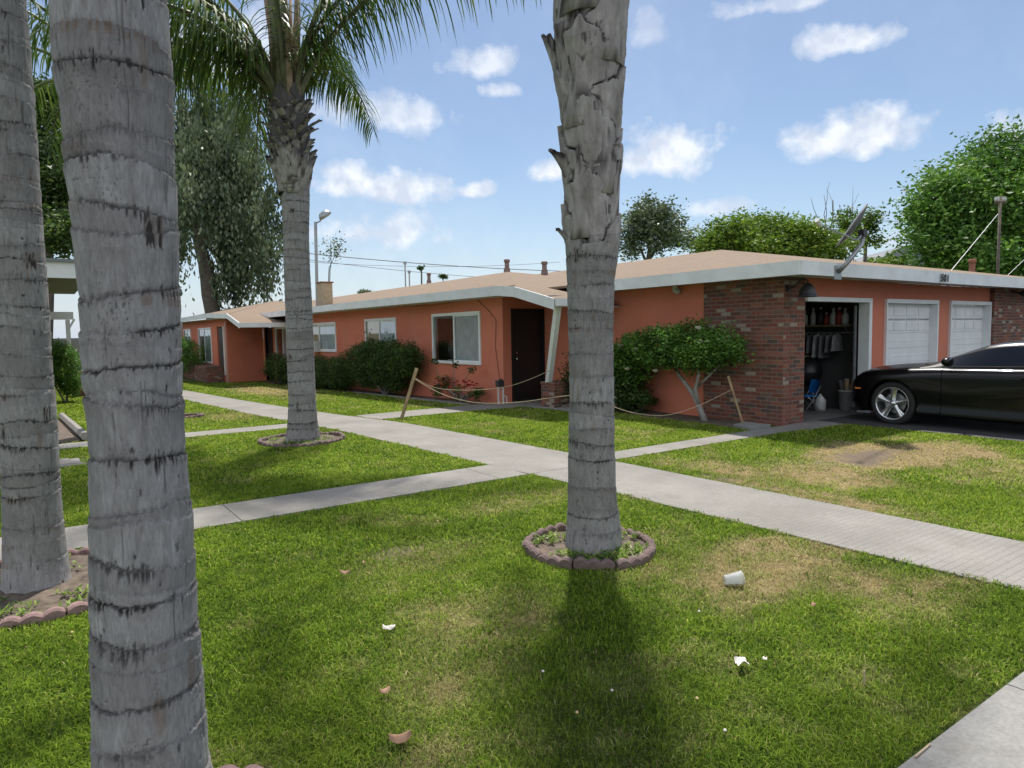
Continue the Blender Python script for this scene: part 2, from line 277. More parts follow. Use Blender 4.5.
# ------------------------------------------------------------------ mesh helpers
class MB:
    def __init__(s): s.v = []; s.f = []; s.uv = {}
    def quad(s, pts):
        i = len(s.v); s.v += [tuple(p) for p in pts]; s.f.append(tuple(range(i, i+len(pts)))); return s
    def box(s, x0, x1, y0, y1, z0, z1):
        i = len(s.v); s.v += [(x0,y0,z0),(x1,y0,z0),(x1,y1,z0),(x0,y1,z0),(x0,y0,z1),(x1,y0,z1),(x1,y1,z1),(x0,y1,z1)]
        s.f += [tuple(i+k for k in q) for q in ((0,3,2,1),(4,5,6,7),(0,1,5,4),(1,2,6,5),(2,3,7,6),(3,0,4,7))]; return s
    def tube(s, pts, rad, n=8, cap=True):
        pts = [Vector(p) for p in pts]; rads = rad if isinstance(rad, (list, tuple)) else [rad]*len(pts); st = len(s.v)
        up = None
        for k, p in enumerate(pts):
            d = (pts[min(k+1, len(pts)-1)] - pts[max(k-1, 0)]).normalized()
            if up is None: up = Vector((0, 0, 1)) if abs(d.z) < .9 else Vector((1, 0, 0))
            a = d.cross(up).normalized(); b = a.cross(d).normalized(); up = b
            for j in range(n):
                t = 2*pi*j/n; s.v.append(tuple(p + (a*cos(t) + b*sin(t))*rads[k]))
        for k in range(len(pts)-1):
            for j in range(n):
                s.f.append((st+k*n+j, st+k*n+(j+1) % n, st+(k+1)*n+(j+1) % n, st+(k+1)*n+j))
        if cap: s.f.append(tuple(st+j for j in range(n))[::-1]); s.f.append(tuple(st+(len(pts)-1)*n+j for j in range(n)))
        return s
    def lathe(s, prof, c=(0, 0, 0), n=24, axis='z'):
        st = len(s.v)
        for (r, z) in prof:
            for j in range(n):
                t = 2*pi*j/n
                p = (r*cos(t), r*sin(t), z) if axis == 'z' else ((z, r*cos(t), r*sin(t)) if axis == 'x' else (r*cos(t), z, r*sin(t)))
                s.v.append((c[0]+p[0], c[1]+p[1], c[2]+p[2]))
        for k in range(len(prof)-1):
            for j in range(n): s.f.append((st+k*n+j, st+k*n+(j+1) % n, st+(k+1)*n+(j+1) % n, st+(k+1)*n+j))
        return s
    def xf(s, mat): s.v = [tuple(mat @ Vector(p)) for p in s.v]; return s
    def build(s, name, mat, parent=None, smooth=False, bevel=0):
        me = bpy.data.meshes.new(name); me.from_pydata(s.v, [], s.f); me.materials.append(mat)
        if not s.f: pass
        uvl = me.uv_layers.new(name='UVMap'); co = s.v
        for p in me.polygons:
            n = p.normal; ax = max(range(3), key=lambda k: abs(n[k]))
            for li in p.loop_indices:
                v = me.vertices[me.loops[li].vertex_index].co
                uvl.data[li].uv = (v.y, v.z) if ax == 0 else ((v.x, v.z) if ax == 1 else ((v.x, v.y)))
        if smooth: me.polygons.foreach_set('use_smooth', [True]*len(me.polygons))
        o = bpy.data.objects.new(name, me); COL.objects.link(o)
        if parent is not None: o.parent = parent; o.matrix_parent_inverse = Matrix.Translation(parent.location).inverted() if parent.type == 'EMPTY' or True else o.matrix_parent_inverse
        if bevel:
            b = o.modifiers.new('bevel', 'BEVEL'); b.width = bevel; b.segments = 2; b.limit_method = 'ANGLE'
        return o
def npmesh(name, V, F, mat, parent=None, attrs=None, smooth=False):
    me = bpy.data.meshes.new(name); nv = len(V); F = np.asarray(F); k = F.shape[1]; nf = len(F)
    me.vertices.add(nv); me.vertices.foreach_set('co', np.ascontiguousarray(V, dtype=np.float32).ravel())
    me.loops.add(nf*k); me.loops.foreach_set('vertex_index', np.ascontiguousarray(F, dtype=np.int32).ravel())
    me.polygons.add(nf); me.polygons.foreach_set('loop_start', np.arange(0, nf*k, k, dtype=np.int32)); me.polygons.foreach_set('loop_total', np.full(nf, k, dtype=np.int32))
    if smooth: me.polygons.foreach_set('use_smooth', np.ones(nf, dtype=bool))
    me.update(calc_edges=True); me.materials.append(mat)
    for n, a in (attrs or {}).items():
        at_ = me.attributes.new(n, 'FLOAT', 'POINT'); at_.data.foreach_set('value', np.ascontiguousarray(a, dtype=np.float32))
    o = bpy.data.objects.new(name, me); COL.objects.link(o)
    if parent is not None: o.parent = parent; o.matrix_parent_inverse = Matrix.Translation(parent.location).inverted()
    return o
def tag(o, label=None, cat=None, group=None, kind=None):
    if label: o['label'] = label
    if cat: o['category'] = cat
    if group: o['group'] = group
    if kind: o['kind'] = kind
    return o
def thing(name, loc, label, cat, group=None):
    o = bpy.data.objects.new(name, None); o.empty_display_size = .2; COL.objects.link(o); o.location = loc; bpy.context.view_layer.update()
    return tag(o, label, cat, group)
def gz(y): return float(np.interp(y, [11, 33], [0, -.42]))
def gzn(y): return np.interp(y, [11, 33], [0, -.42])

# ------------------------------------------------------------------ ground, paths
PATH_L = [(1.1, 4.78), (4.75, 4.62), (6.84, 4.44), (11.65, 4.10), (13.1, 3.98), (16.2, 3.8), (20, 3.65), (33, 3.2), (45, 2.9)]   # (y, x) left edge
PATH_R = [(1.1, 5.86), (6.0, 5.76), (11.7, 5.40), (13.1, 5.2), (16.2, 4.95), (20, 4.75), (33, 4.35), (45, 4.0)]
def pl(y): return np.interp(y, [p[0] for p in PATH_L], [p[1] for p in PATH_L])
def pr(y): return np.interp(y, [p[0] for p in PATH_R], [p[1] for p in PATH_R])
C1 = (6.10, 6.84); C2 = (12.08, 12.78)        # cross walks (y range)
PALMS = dict(C=(3.24, 3.80), D=(3.28, 10.35), A=(-0.03, 5.36), B=(0.24, 2.28), E=(0.42, 15.4))
RINGS = [((3.27, 3.72), .455), ((3.30, 10.32), .60), ((0.0, 5.30), .66), ((.27, 2.16), .43), ((2.72, 15.9), .22)]
def drymask(x, y):
    E = [(3.85,2.7,.85,.6,1.1),(4.15,2.15,.5,.5,.7),(4.3,1.9,.5,.3,.6),(1.9,3.1,.6,.5,.55),(1.5,2.6,.5,.3,.40),(2.2,4.3,.5,.5,.40),(1.15,2.2,.3,.2,.45),(3.9,5.2,.9,.3,.5),
         (8.4,4.3,1.3,.9,1.0),(7.0,4.1,.9,.9,.75),(9.6,3.9,.9,.6,.9),(6.4,4.9,.5,.9,.6),(6.0,3.6,.3,1.4,.6),(8.6,3.0,1.2,.5,.35),(3.3,3.1,.5,.3,.35),
         (3.4,15.5,.8,1.5,.6),(6.5,24,1.3,5,.7),(7.4,14.3,.5,.5,.4),(4.7,5.7,.2,.4,.5)]
    n = fbm(x*2.3, y*2.3, 5, 4); n2 = fbm(x*9, y*9, 9, 3); d = np.zeros_like(x)
    for cx, cy, a, b, k in E:
        l = np.sqrt(((x-cx)/a)**2 + ((y-cy)/b)**2); d = np.maximum(d, k*sstep(1.25, .35, l + (n-.5)*1.5 + (n2-.5)*.8))
    return np.clip((d + .30*sstep(.58, .75, n))*(.62+.75*sstep(.35, .65, n2)) , 0, 1)*np.where(x > 5.8, 1.45, .95)
def soilmask(x, y):
    n = fbm(x*5, y*5, 21, 4); d = np.zeros_like(x)
    for cx, cy, a, b, k in [(8.35,4.35,.8,.4,.95),(7.6,4.5,.35,.2,.6),(9.2,4.2,.25,.15,.5),(5.95,4.6,.12,.6,.7),(2.15,4.5,.22,.14,.6)]:
        l = np.sqrt(((x-cx)/a)**2 + ((y-cy)/b)**2); d = np.maximum(d, k*sstep(1.1, .5, l + (n-.5)*1.6))
    return d
# lawn near sheet: fine grid with attributes;   far ground: large sheet cut round it
def grid_sheet(name, xs, ys, mat, zf, attrs=True):
    X, Y = np.meshgrid(xs, ys); x = X.ravel(); y = Y.ravel(); V = np.stack([x, y, zf(x, y)], 1); nx = len(xs); ny = len(ys)
    i = (np.arange(ny-1)[:, None]*nx + np.arange(nx-1)[None, :]).ravel(); F = np.stack([i, i+1, i+nx+1, i+nx], 1)
    a = dict(dry=drymask(x, y), soil=soilmask(x, y)) if attrs else {}
    return npmesh(name, V, F, mat, attrs=a, smooth=True)
xs = np.concatenate([[-3000, -400, -80, -30], np.arange(-10, 14.01, .1), [20, 40, 100, 500, 3000]])
ys = np.concatenate([[-3000, -200, -30, -3], np.arange(-1, 14, .1), np.arange(14, 36, .4), [45, 80, 200, 800, 3000]])
o = grid_sheet('ground', xs, ys, M['ground'], lambda x, y: gzn(y)); tag(o, kind='structure')
def slab(name, poly, mat, z, th=.05, kind='structure'):
    b = MB(); n = len(poly); top = [(x, y, gz(y)+z) for x, y in poly]; bot = [(x, y, gz(y)+z-th) for x, y in poly]
    b.v = top + bot; b.f = [tuple(range(n))] + [(i, i+n, (i+1) % n+n, (i+1) % n) for i in range(n)]
    o = b.build(name, mat); tag(o, kind=kind); return o
def strip(name, left, right, mat, z):          # path in long pours with a few joints
    b = MB(); js = [1.15, 6.10, 12.05, 19, 27, 36, 44.5]
    for ja, jb in zip(js[:-1], js[1:]):
        ys_ = [ja+.005] + list(np.arange(ja+.6, jb-.3, .6)) + [jb-.005]; st = len(b.v)
        for q in ys_:
            x0, x1 = float(pl(q)), float(pr(q)); h = gz(q)+z; b.v += [(x0, q, h-.06), (x0, q, h-.004), (x0+.012, q, h), (x1-.012, q, h), (x1, q, h-.004), (x1, q, h-.06)]
        for i in range(len(ys_)-1):
            for j in range(5): p = st+i*6+j; b.f.append((p, p+1, p+7, p+6)[::-1])
        b.f += [tuple(st+j for j in range(6)), tuple(st+(len(ys_)-1)*6+j for j in range(6))[::-1]]
    tag(b.build(name, mat), kind='structure')
strip('path', PATH_L, PATH_R, M['path'], .020)
def xslabs(name, x0, x1, y0, y1, mat, z, step=2.7, f0=None, f1=None):
    b = MB(); x = x0
    while x < x1-.01:
        e = min(x+step, x1); yy0 = (y0, y0); q = [(x+.004, y0), (e-.004, y0), (e-.004, y1), (x+.004, y1)]
        i = len(b.v); b.v += [(p[0], p[1], gz(p[1])+z) for p in q] + [(p[0], p[1], gz(p[1])+z-.06) for p in q]
        b.f += [(i, i+1, i+2, i+3), (i, i+4, i+5, i+1), (i+1, i+5, i+6, i+2), (i+2, i+6, i+7, i+3), (i+3, i+7, i+4, i)]; x = e
    tag(b.build(name, mat), kind='structure')
xslabs('cross_path', -4, 4.47, C1[0], C1[1], M['path'], .020)
xslabs('cross_path', 5.775, 10.9, 6.12, 6.53, M['path'], .020, 1.8)
xslabs('cross_path', -1.5, 4.05, C2[0], C2[1], M['path'], .020)
slab('door_path', [(5.39, 12.1), (8.8, 12.05), (8.8, 12.89), (8.2, 13.3), (5.2, 13.15)], M['path'], .021)
slab('porch_slab', [(8.805, 10.3), (9.99, 10.3), (9.99, 12.89), (8.805, 12.89)], M['walk'], .03)
xslabs('sidewalk', -11.59, 14.0, -.35, 1.13, M['walk'], .030, 1.5)
slab('street', [(-60, -40), (60, -40), (60, -.8), (-60, -.8)], M['asphalt'], -.004+.01, .05)
slab('driveway', [(10.92, 1.14), (25, 1.14), (25, 6.53), (10.92, 6.53)], M['asphalt'], .016)
slab('driveway_apron', [(10.0, 6.05), (10.93, 6.05), (10.93, 6.11), (10.0, 6.11)], M['walk'], .012)
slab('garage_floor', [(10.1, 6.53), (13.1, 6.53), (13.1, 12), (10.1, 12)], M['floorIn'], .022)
slab('garden_bed', [(8.15, 13.4), (8.79, 13.4), (8.79, 30.8), (8.15, 30.8)], M['soil'], .012, .02)
slab('garden_bed', [(9.25, 6.75), (9.99, 6.75), (9.99, 10.3), (9.25, 10.3)], M['soil'], .012, .02)
slab('bed_kerb', [(8.05, 13.35), (8.14, 13.35), (8.14, 20), (8.05, 20)], M['path'], .05, .08)
slab('stone_pad', [(9.2, 6.62), (9.75, 6.62), (9.75, 7.1), (9.3, 7.0)], M['walk'], .05, .08)
slab('left_patio', [(-3, 10.2), (.5, 10.2), (.3, 10.9), (-3, 10.9)], M['path'], .024)
slab('dirt_bed', [(-1.5, 12.95), (.55, 12.95), (.5, 17.5), (-1.5, 17.5)], M['soil'], .03, .06)
b = MB(); b.tube([(.62, 12.9, .06), (.45, 18, -.05)], .07, 6); tag(b.build('bed_kerb', M['path']), kind='structure')

# grass --------------------------------------------------------------
def lawn_ok(x, y):
    ok = (y > 1.16) & (x < 10.88)
    jt = .07*np.clip(fbm(x*6, y*6, 88, 3)-.42, 0, 1)*2; ok &= ~((x > pl(y)-.008+jt) & (x < pr(y)+.008-jt))
    ok &= ~((y > C1[0]-.02) & (y < C1[1]+.02) & (x < 4.9)); ok &= ~((y > 6.1) & (y < 6.55) & (x > 5.3))
    ok &= ~((y > C2[0]-.02) & (y < C2[1]+.02) & (x < 4.5)); ok &= ~((y > 12.05) & (y < 13.2) & (x > 5.3)); ok &= ~((y > 12.0) & (y < 13.35) & (x > 8.1))
    ok &= ~((x > 9.23) & (y > 6.5) & (y < 10.4)); ok &= ~((x > 8.6) & (y > 10.2) & (y < 13.4)); ok &= ~((x > 8.03) & (y > 13.3) & (y < 31)); ok &= ~((x > 9.9) & (y > 6)); ok &= ~((x > 9.15) & (y > 6.5) & (y < 7.15))
    ok &= ~((x > 7.1) & (y > 31)); ok &= ~((x > 6.2) & (y > 32) & (y < 39))
    ok &= ~((x < .52) & (y > 10.2) & (y < 10.9)); ok &= ~((x < .62) & (y > 12.9) & (y < 17.6))
    jt = .05*(fbm(x*9, y*9, 88, 3)-.35)
    for (cx, cy), r in RINGS: ok &= ((x-cx)**2 + (y-cy)**2) > (r+.015)**2
    return ok
def grass(seed=3):
    g = np.random.default_rng(seed); Vs = []; Fs = []; D = []; RN = []; off = 0
    for (r0, r1, dens, wd, h, half) in [(1.2, 3.2, 19000, .0036, .027, 34), (3.2, 5, 10500, .0050, .028, 44), (5, 8, 5200, .0074, .030, 44), (8, 13, 2400, .0120, .032, 44), (13, 20, 900, .020, .036, 44), (20, 34, 300, .034, .04, 44)]:
        ang = radians(2*half+ (6 if r0 > 3 else 50)); area = ang/2*(r1*r1-r0*r0); n = int(area*dens)
        r = np.sqrt(g.uniform(r0*r0, r1*r1, n)); a = HEAD + g.uniform(-ang/2, ang/2, n); x = r*np.sin(a); y = r*np.cos(a)
        ok = lawn_ok(x, y) & (x > -3.5); x = x[ok]; y = y[ok]
        dr = drymask(x, y); so_ = soilmask(x, y); tuft = fbm(x*7, y*7, 33, 3)
        keep = g.random(len(x)) > (.93*so_ + .30*dr); x, y, dr, tuft = x[keep], y[keep], dr[keep], tuft[keep]; n = len(x)
        hh = h*(.55+.9*g.random(n))*(1-.45*dr)*(.7+.6*tuft); w = wd*(.7+.6*g.random(n)); az = g.uniform(0, 2*pi, n); lean = g.uniform(.2, 1.5, n)
        dx = np.cos(az); dy = np.sin(az); px_ = -dy + g.normal(0, .3, n); py_ = dx; z = gzn(y) + .006
        base = np.stack([x, y, z], 1); side = np.stack([px_, py_, np.zeros(n)], 1)*w[:, None]*.5
        mid = base + np.stack([dx*lean*hh*.35, dy*lean*hh*.35, hh*.6], 1); tip = base + np.stack([dx*lean*hh*1.05, dy*lean*hh*1.05, hh*(1.05-.38*lean)], 1)
        V = np.empty((n, 5, 3)); V[:, 0] = base-side; V[:, 1] = base+side; V[:, 2] = mid+side*.8; V[:, 3] = mid-side*.8; V[:, 4] = tip
        i = off + np.arange(n)*5
        F = np.concatenate([np.stack([i, i+1, i+2], 1), np.stack([i, i+2, i+3], 1), np.stack([i+3, i+2, i+4], 1)])
        big = fbm(x*1.1, y*1.1, 71, 3); rn = np.clip(.40 + g.normal(0, .24, n) + .55*(big-.5) + .5*(tuft-.5) + .22*sstep(5, 9, np.hypot(x, y)) + (g.random(n) > .97)*.5, 0, 1)
        dd = np.clip(dr*.95 + (g.random(n) < .07)*.6, 0, 1)*(g.random(n) < (.35+.75*dr))
        Vs.append(V.reshape(-1, 3)); Fs.append(F); D.append(np.repeat(dd, 5)); RN.append(np.repeat(rn, 5)); off += n*5
    o = npmesh('grass', np.concatenate(Vs), np.concatenate(Fs), M['grass'], attrs=dict(dry=np.concatenate(D), rnd=np.concatenate(RN)))
    tag(o, 'short mown green lawn grass with straw coloured dry patches', 'grass', kind='stuff')
grass()

# ------------------------------------------------------------------ palms
def palm_trunk(parent, pts, nth, dz, seed, boots_z=99, spacing=.155, fringe=1.0, ztop_fine=None):
    """pts: list of (z, x, y, r)"""
    rg = random.Random(seed); pz = [p[0] for p in pts]
    zs = np.arange(pz[0], (ztop_fine or pz[-1]), dz)
    if ztop_fine and ztop_fine < pz[-1]: zs = np.concatenate([zs, np.arange(ztop_fine, pz[-1], .04)])
    th = np.arange(nth)/nth*2*pi; T, Z = np.meshgrid(th, zs); NT_ = nth
    def ip(k):
        v = np.interp(zs, pz, [p[k] for p in pts]); kk = max(3, int(.14/dz)) | 1; kk = min(kk, 61)
        return np.convolve(np.pad(v, kk//2, mode='edge'), np.ones(kk)/kk, 'valid') if ztop_fine is None or ztop_fine >= pz[-1] else v
    cx, cy, r = ip(1)[:, None], ip(2)[:, None], ip(3)[:, None]
    U = T/(2*pi); crack_shade = np.zeros_like(T); disp = np.zeros_like(T); tint = np.zeros_like(T)
    z = pz[0]+.02; rings = []
    while z < min(boots_z, pz[-1]): z += spacing*rg.uniform(.62, 1.38); rings.append(z)
    zw = Z + .02*(fbm(U*20, Z*12, seed+31)-.5); vs1 = .6*vn(U*130+.35*vn(U*60, zw*40, seed+30), zw*16, seed+1) + .4*vn(U*260, zw*30, seed+32); vs2 = .6*vn(U*70, zw*9, seed+2) + .4*vn(U*150, zw*26, seed+33)
    jag = vn(U*95, Z*0, seed+34, 95); jag2 = vn(U*190, Z*0, seed+35, 190); wob = vn(U*11, Z*0, seed+3, 11)
    seg = np.zeros_like(T); sgn = fbm(U*9, Z*8, seed+50); rings2 = []
    for q_ in range(len(rings)-1): rings2 += [(rings[q_], 1.0)] + ([(rings[q_]*.5+rings[q_+1]*.5+rg.uniform(-.04, .04), rg.choice([.35, .6, .8]))] if rg.random() < .75 else [])
    rings = rings2
    for k, (zk, ks) in enumerate(rings):
        a = rg.uniform(.004, .024); ph = rg.uniform(0, 6.28)
        ln = zk + a*np.cos(T-ph) + .022*(vn(U*7, Z*0+k*3.1, seed+5, 7)-.5) + .009*(vn(U*34, Z*0+k*7.7, seed+6, 34)-.5) + .005*(vn(U*120, Z*0+k*7.7, seed+56, 120)-.5)
        d = Z-ln; inten = sstep(.22, .6, vn(U*6, Z*0+k*5.3, seed+7, 6))*.75+.25; strong = rg.choice([.45, .8, 1, 1])*ks
        near = np.abs(d) < .12; jg0 = np.roll(jag, k*37, axis=1)
        g_ = np.exp(-(d/(.002+.0035*jg0))**2)*inten*strong; jg = np.roll(jag, rg.randrange(400), axis=1)*.6+np.roll(jag2, rg.randrange(400), axis=1)*.4; L = (.008+.042*vn(U*9, Z*0+k*2.3, seed+8, 9)*inten)*fringe*rg.choice([.6, 1, 1.25])*(.25+1.5*jg**1.5)*(.4+.6*ks)
        hang = ((d < 0) & (d > -L)); s_ = sstep(.44, .60, vs1)*(1-np.clip(-d/L, 0, 1)**3)*strong*(.4+.6*inten)
        up = ((d > 0) & (d < L*.45)); s2 = sstep(.58, .70, vs1)*.8*strong*inten
        c = np.maximum(g_, np.where(hang, s_, 0)); c = np.maximum(c, np.where(up, s2, 0)); crack_shade = np.maximum(crack_shade, c*near)
        saw = np.where((d < 0) & (d > -spacing), np.exp(d/.05)*.0045, 0) - np.where((d >= 0) & (d < .03), .0035*np.exp(-d/.012), 0)
        disp += saw*ks; sv = rg.uniform(-.15, .75); seg = np.where(d > 0, sv, seg)
        under = np.where((d < 0) & (d > -.05), np.exp(d/.022)*.7*inten, 0)*ks; seg = np.maximum(seg, under) if False else seg + under
        if rg.random() < .35:     # exposed brown fibres under the scar in a sector
            tt = rg.uniform(0, 6.28); wdt = rg.uniform(.2, .9); sec = np.exp(-(((T-tt+pi) % (2*pi)-pi)/wdt)**4)
            tint = np.maximum(tint, np.where((d < .004) & (d > -.03), sec*.6*sstep(.40, .58, vs1), 0))
    seg = np.clip(seg*(.25+1.3*sgn), 0, 1)*.75
    # dark pits, torn patches of vertical fibres
    for k in range(int(34*(pz[-1]-pz[0]))):
        tt = rg.uniform(0, 6.28); zz = rg.uniform(pz[0], min(boots_z, pz[-1])); w = rg.uniform(.012, .05)*(.18/np.mean(r)); h = rg.uniform(.004, .018)
        q = (((T-tt+pi) % (2*pi)-pi)/w)**2 + ((Z-zz)/h)**2 + (vn(U*240, Z*130, seed+9)-.5)*2.2; crack_shade = np.maximum(crack_shade, sstep(1.1, .5, q)*rg.uniform(.5, .95))
    for k in range(int(1.3*(pz[-1]-pz[0]))):
        tt = rg.uniform(0, 6.28); zz = rg.uniform(pz[0], min(boots_z, pz[-1])); w = rg.uniform(.12, .25); h = rg.uniform(.03, .07)
        q = np.maximum(np.abs(((T-tt+pi) % (2*pi)-pi)/w), np.abs((Z-zz)/h)) + .9*(vs1-.5) + .5*(jag2-.5); crack_shade = np.maximum(crack_shade, sstep(1.0, .8, q)*sstep(.36, .56, vs1)*.9); tint = np.maximum(tint, sstep(1.2, .7, q)*.25)
    for k in range(int(5*(pz[-1]-pz[0]))):
        tt = rg.uniform(0, 6.28); zz = rg.uniform(pz[0], min(boots_z, pz[-1])); w = rg.uniform(.05, .12); h = rg.uniform(.03, .1)
        q = (((T-tt+pi) % (2*pi)-pi)/w)**2 + ((Z-zz)/h)**2; tint = np.maximum(tint, sstep(1.2, .3, q+(vn(U*30, Z*14, seed+4, 30)-.5))*.4)
    # vertical hairline splits
    hair = sstep(.80, .90, vn(U*150+1.2*vn(U*8, Z*6, seed+36), Z*5, seed+12))*sstep(.5, .7, vn(U*20, Z*9, seed+13, 20)); crack_shade = np.maximum(crack_shade, hair*.45); sp = sstep(.80, .88, vn(U*170, Z*150*(.18/.18), seed+40))*sstep(.45, .7, fbm(U*10, Z*7, seed+41)); crack_shade = np.maximum(crack_shade, sp*.45)
    boot = np.zeros_like(T)
    if boots_z < pz[-1]:
        bm = sstep(boots_z-.10, boots_z+.05, Z+.12*(vn(U*5, Z*0, seed+14, 5)-.5)); boot = bm
        wx = .13*(fbm(U*9+3, Z*4, seed+15)-.5)+.03*(fbm(U*40, Z*22, seed+23)-.5); wz = .22*(fbm(U*6, Z*3+9, seed+16)-.5)+.05*(fbm(U*50, Z*30, seed+24)-.5)
        s1 = (Z+wz)/.52 + (U+wx)*3; s2 = (Z+wz)/.52 - (U+wx)*2
        f1 = s1-np.floor(s1); f2 = s2-np.floor(s2); e = np.minimum(f1, f2); cw = .030+.14*sstep(.48, .85, fbm(U*12, Z*7, seed+18))
        ck = sstep(cw*1.6, cw*.6, e)*(.55+.45*sstep(.3, .5, vn(U*14, Z*8, seed+17, 14)))
        crack_shade = np.where(bm > .4, np.maximum(crack_shade*.35, ck), crack_shade); fl = sstep(.66, .74, fbm(U*18, Z*7, seed+25))*sstep(.3, .6, vs1); crack_shade = np.where(bm > .4, np.maximum(crack_shade, fl*.75), crack_shade); disp = disp*(1-bm) + bm*(.036*(.5-np.maximum(1-f1, 1-f2)) + .022*(fbm(U*14, Z*6, seed+19)-.5) + .020*(fbm(U*26+1.5*fbm(U*4, Z*3, seed+60), Z*1.6, seed+61)-.5) + .006*(fbm(U*60, Z*20, seed+26)-.5) - .024*ck - .004*fl)
        tint = np.maximum(tint, bm*sstep(.58, .72, fbm(U*8+7, Z*5, seed+22))*.45)
    disp += .006*(fbm(U*8, Z*6, seed+20)-.5) + .0025*(vs1-.5) - .007*crack_shade
    ecc = 1 + .03*np.sin(2*T+seed) + .02*(vn(U*4, Z*1.5, seed+21, 4)-.5)
    rr = r*ecc + disp
    V = np.stack([(cx+rr*np.cos(T)).ravel(), (cy+rr*np.sin(T)).ravel(), Z.ravel()], 1); nz_ = len(zs)
    i, j = np.meshgrid(np.arange(nz_-1), np.arange(NT_), indexing='ij'); j2 = (j+1) % NT_
    F = np.stack([(i*NT_+j).ravel(), (i*NT_+j2).ravel(), ((i+1)*NT_+j2).ravel(), ((i+1)*NT_+j).ravel()], 1)
    return npmesh('trunk', V, F, M['bark'], parent, dict(crack_shade=crack_shade.ravel(), boot=boot.ravel(), tint=tint.ravel(), seg=seg.ravel()), True)

def frond_mesh(seed, L=3.4, e0=70, e1=-45, nl=62, leaf=.62, mat='palmleaf', wl=.022, yel=False):
    g = np.random.default_rng(seed); n = 26; ts = np.linspace(0, 1, n); el = np.radians(e0 + (e1-e0)*ts**1.15); side = np.cumsum(g.normal(0, .006, n))
    P = np.zeros((n, 3)); ds = L/(n-1)
    for k in range(1, n): P[k] = P[k-1] + ds*np.array([cos(el[k]), side[k], sin(el[k])])
    mb = MB(); rad = [.045*(1-t)**1.1+.005 for t in ts]; mb.tube([tuple(p) for p in P], rad, 6)
    me1 = (np.array(mb.v), mb.f)
    V = []; F = []; rn = []; off = 0; t0 = .14
    for s_ in (-1, 1):
        for k in range(nl):
            t = t0 + (1-t0)*(k+g.random())/nl; i = min(n-2, int(t*(n-1))); fr = t*(n-1)-i; p = P[i]*(1-fr)+P[i+1]*fr; tan = (P[i+1]-P[i])/ds
            ll = leaf*(.35+.65*sin(min(1, (t-t0)/.45+.15)*pi/2))*(1-.55*max(0, (t-.6)/.4))*g.uniform(.8, 1.15)
            up = np.array([-tan[2], 0, tan[0]]); tilt = g.normal(0, .45)
            d = np.array([0, s_, 0])*cos(tilt) + up*sin(tilt); d = d*.85 + tan*g.uniform(.35, .75); d /= np.linalg.norm(d)
            q = p.copy(); dd = d.copy(); ns = 5; pts = [q.copy()]
            for m_ in range(ns): dd = dd + np.array([0, 0, -.34-.22*g.random()]); dd /= np.linalg.norm(dd); q = q + dd*ll/ns; pts.append(q.copy())
            wv = np.cross(d, np.array([0, 0, 1.])); wv = wv/(np.linalg.norm(wv)+1e-6); w = wl*g.uniform(.7, 1.2); r0 = g.uniform(0, 1)
            prof = [.5, 1, 1, .85, .55, .08]
            for a, pt in zip(prof, pts): V.append(pt-wv*w*a*.5); V.append(pt+wv*w*a*.5); rn += [r0, r0]
            for m_ in range(ns): F.append((off+2*m_, off+2*m_+1, off+2*m_+3, off+2*m_+2))
            off += 2*(ns+1)
    return me1, np.array(V), np.array(F), np.array(rn)
_fr = {}
def frond(parent, loc, az, key, **kw):
    """a frond: rachis mesh with its leaflets as a child"""
    if key not in _fr:
        (rv, rf), V, F, rn = frond_mesh(**kw); mt = kw.get('mat', 'palmleaf')
        me = bpy.data.meshes.new('frond'); me.from_pydata([tuple(v) for v in rv], [], rf); me.materials.append(M['petiole']); me.polygons.foreach_set('use_smooth', [True]*len(me.polygons))
        lo = npmesh('leaflets', V, F, M[mt], attrs=dict(rnd=rn)); lm = lo.data; bpy.data.objects.remove(lo); _fr[key] = (me, lm)
    me, lm = _fr[key]
    o = bpy.data.objects.new('frond', me); COL.objects.link(o); o.parent = parent; o.location = Vector(loc)-parent.location; o.rotation_euler = (0, 0, az)
    l = bpy.data.objects.new('leaflets', lm); COL.objects.link(l); l.parent = o
    return o
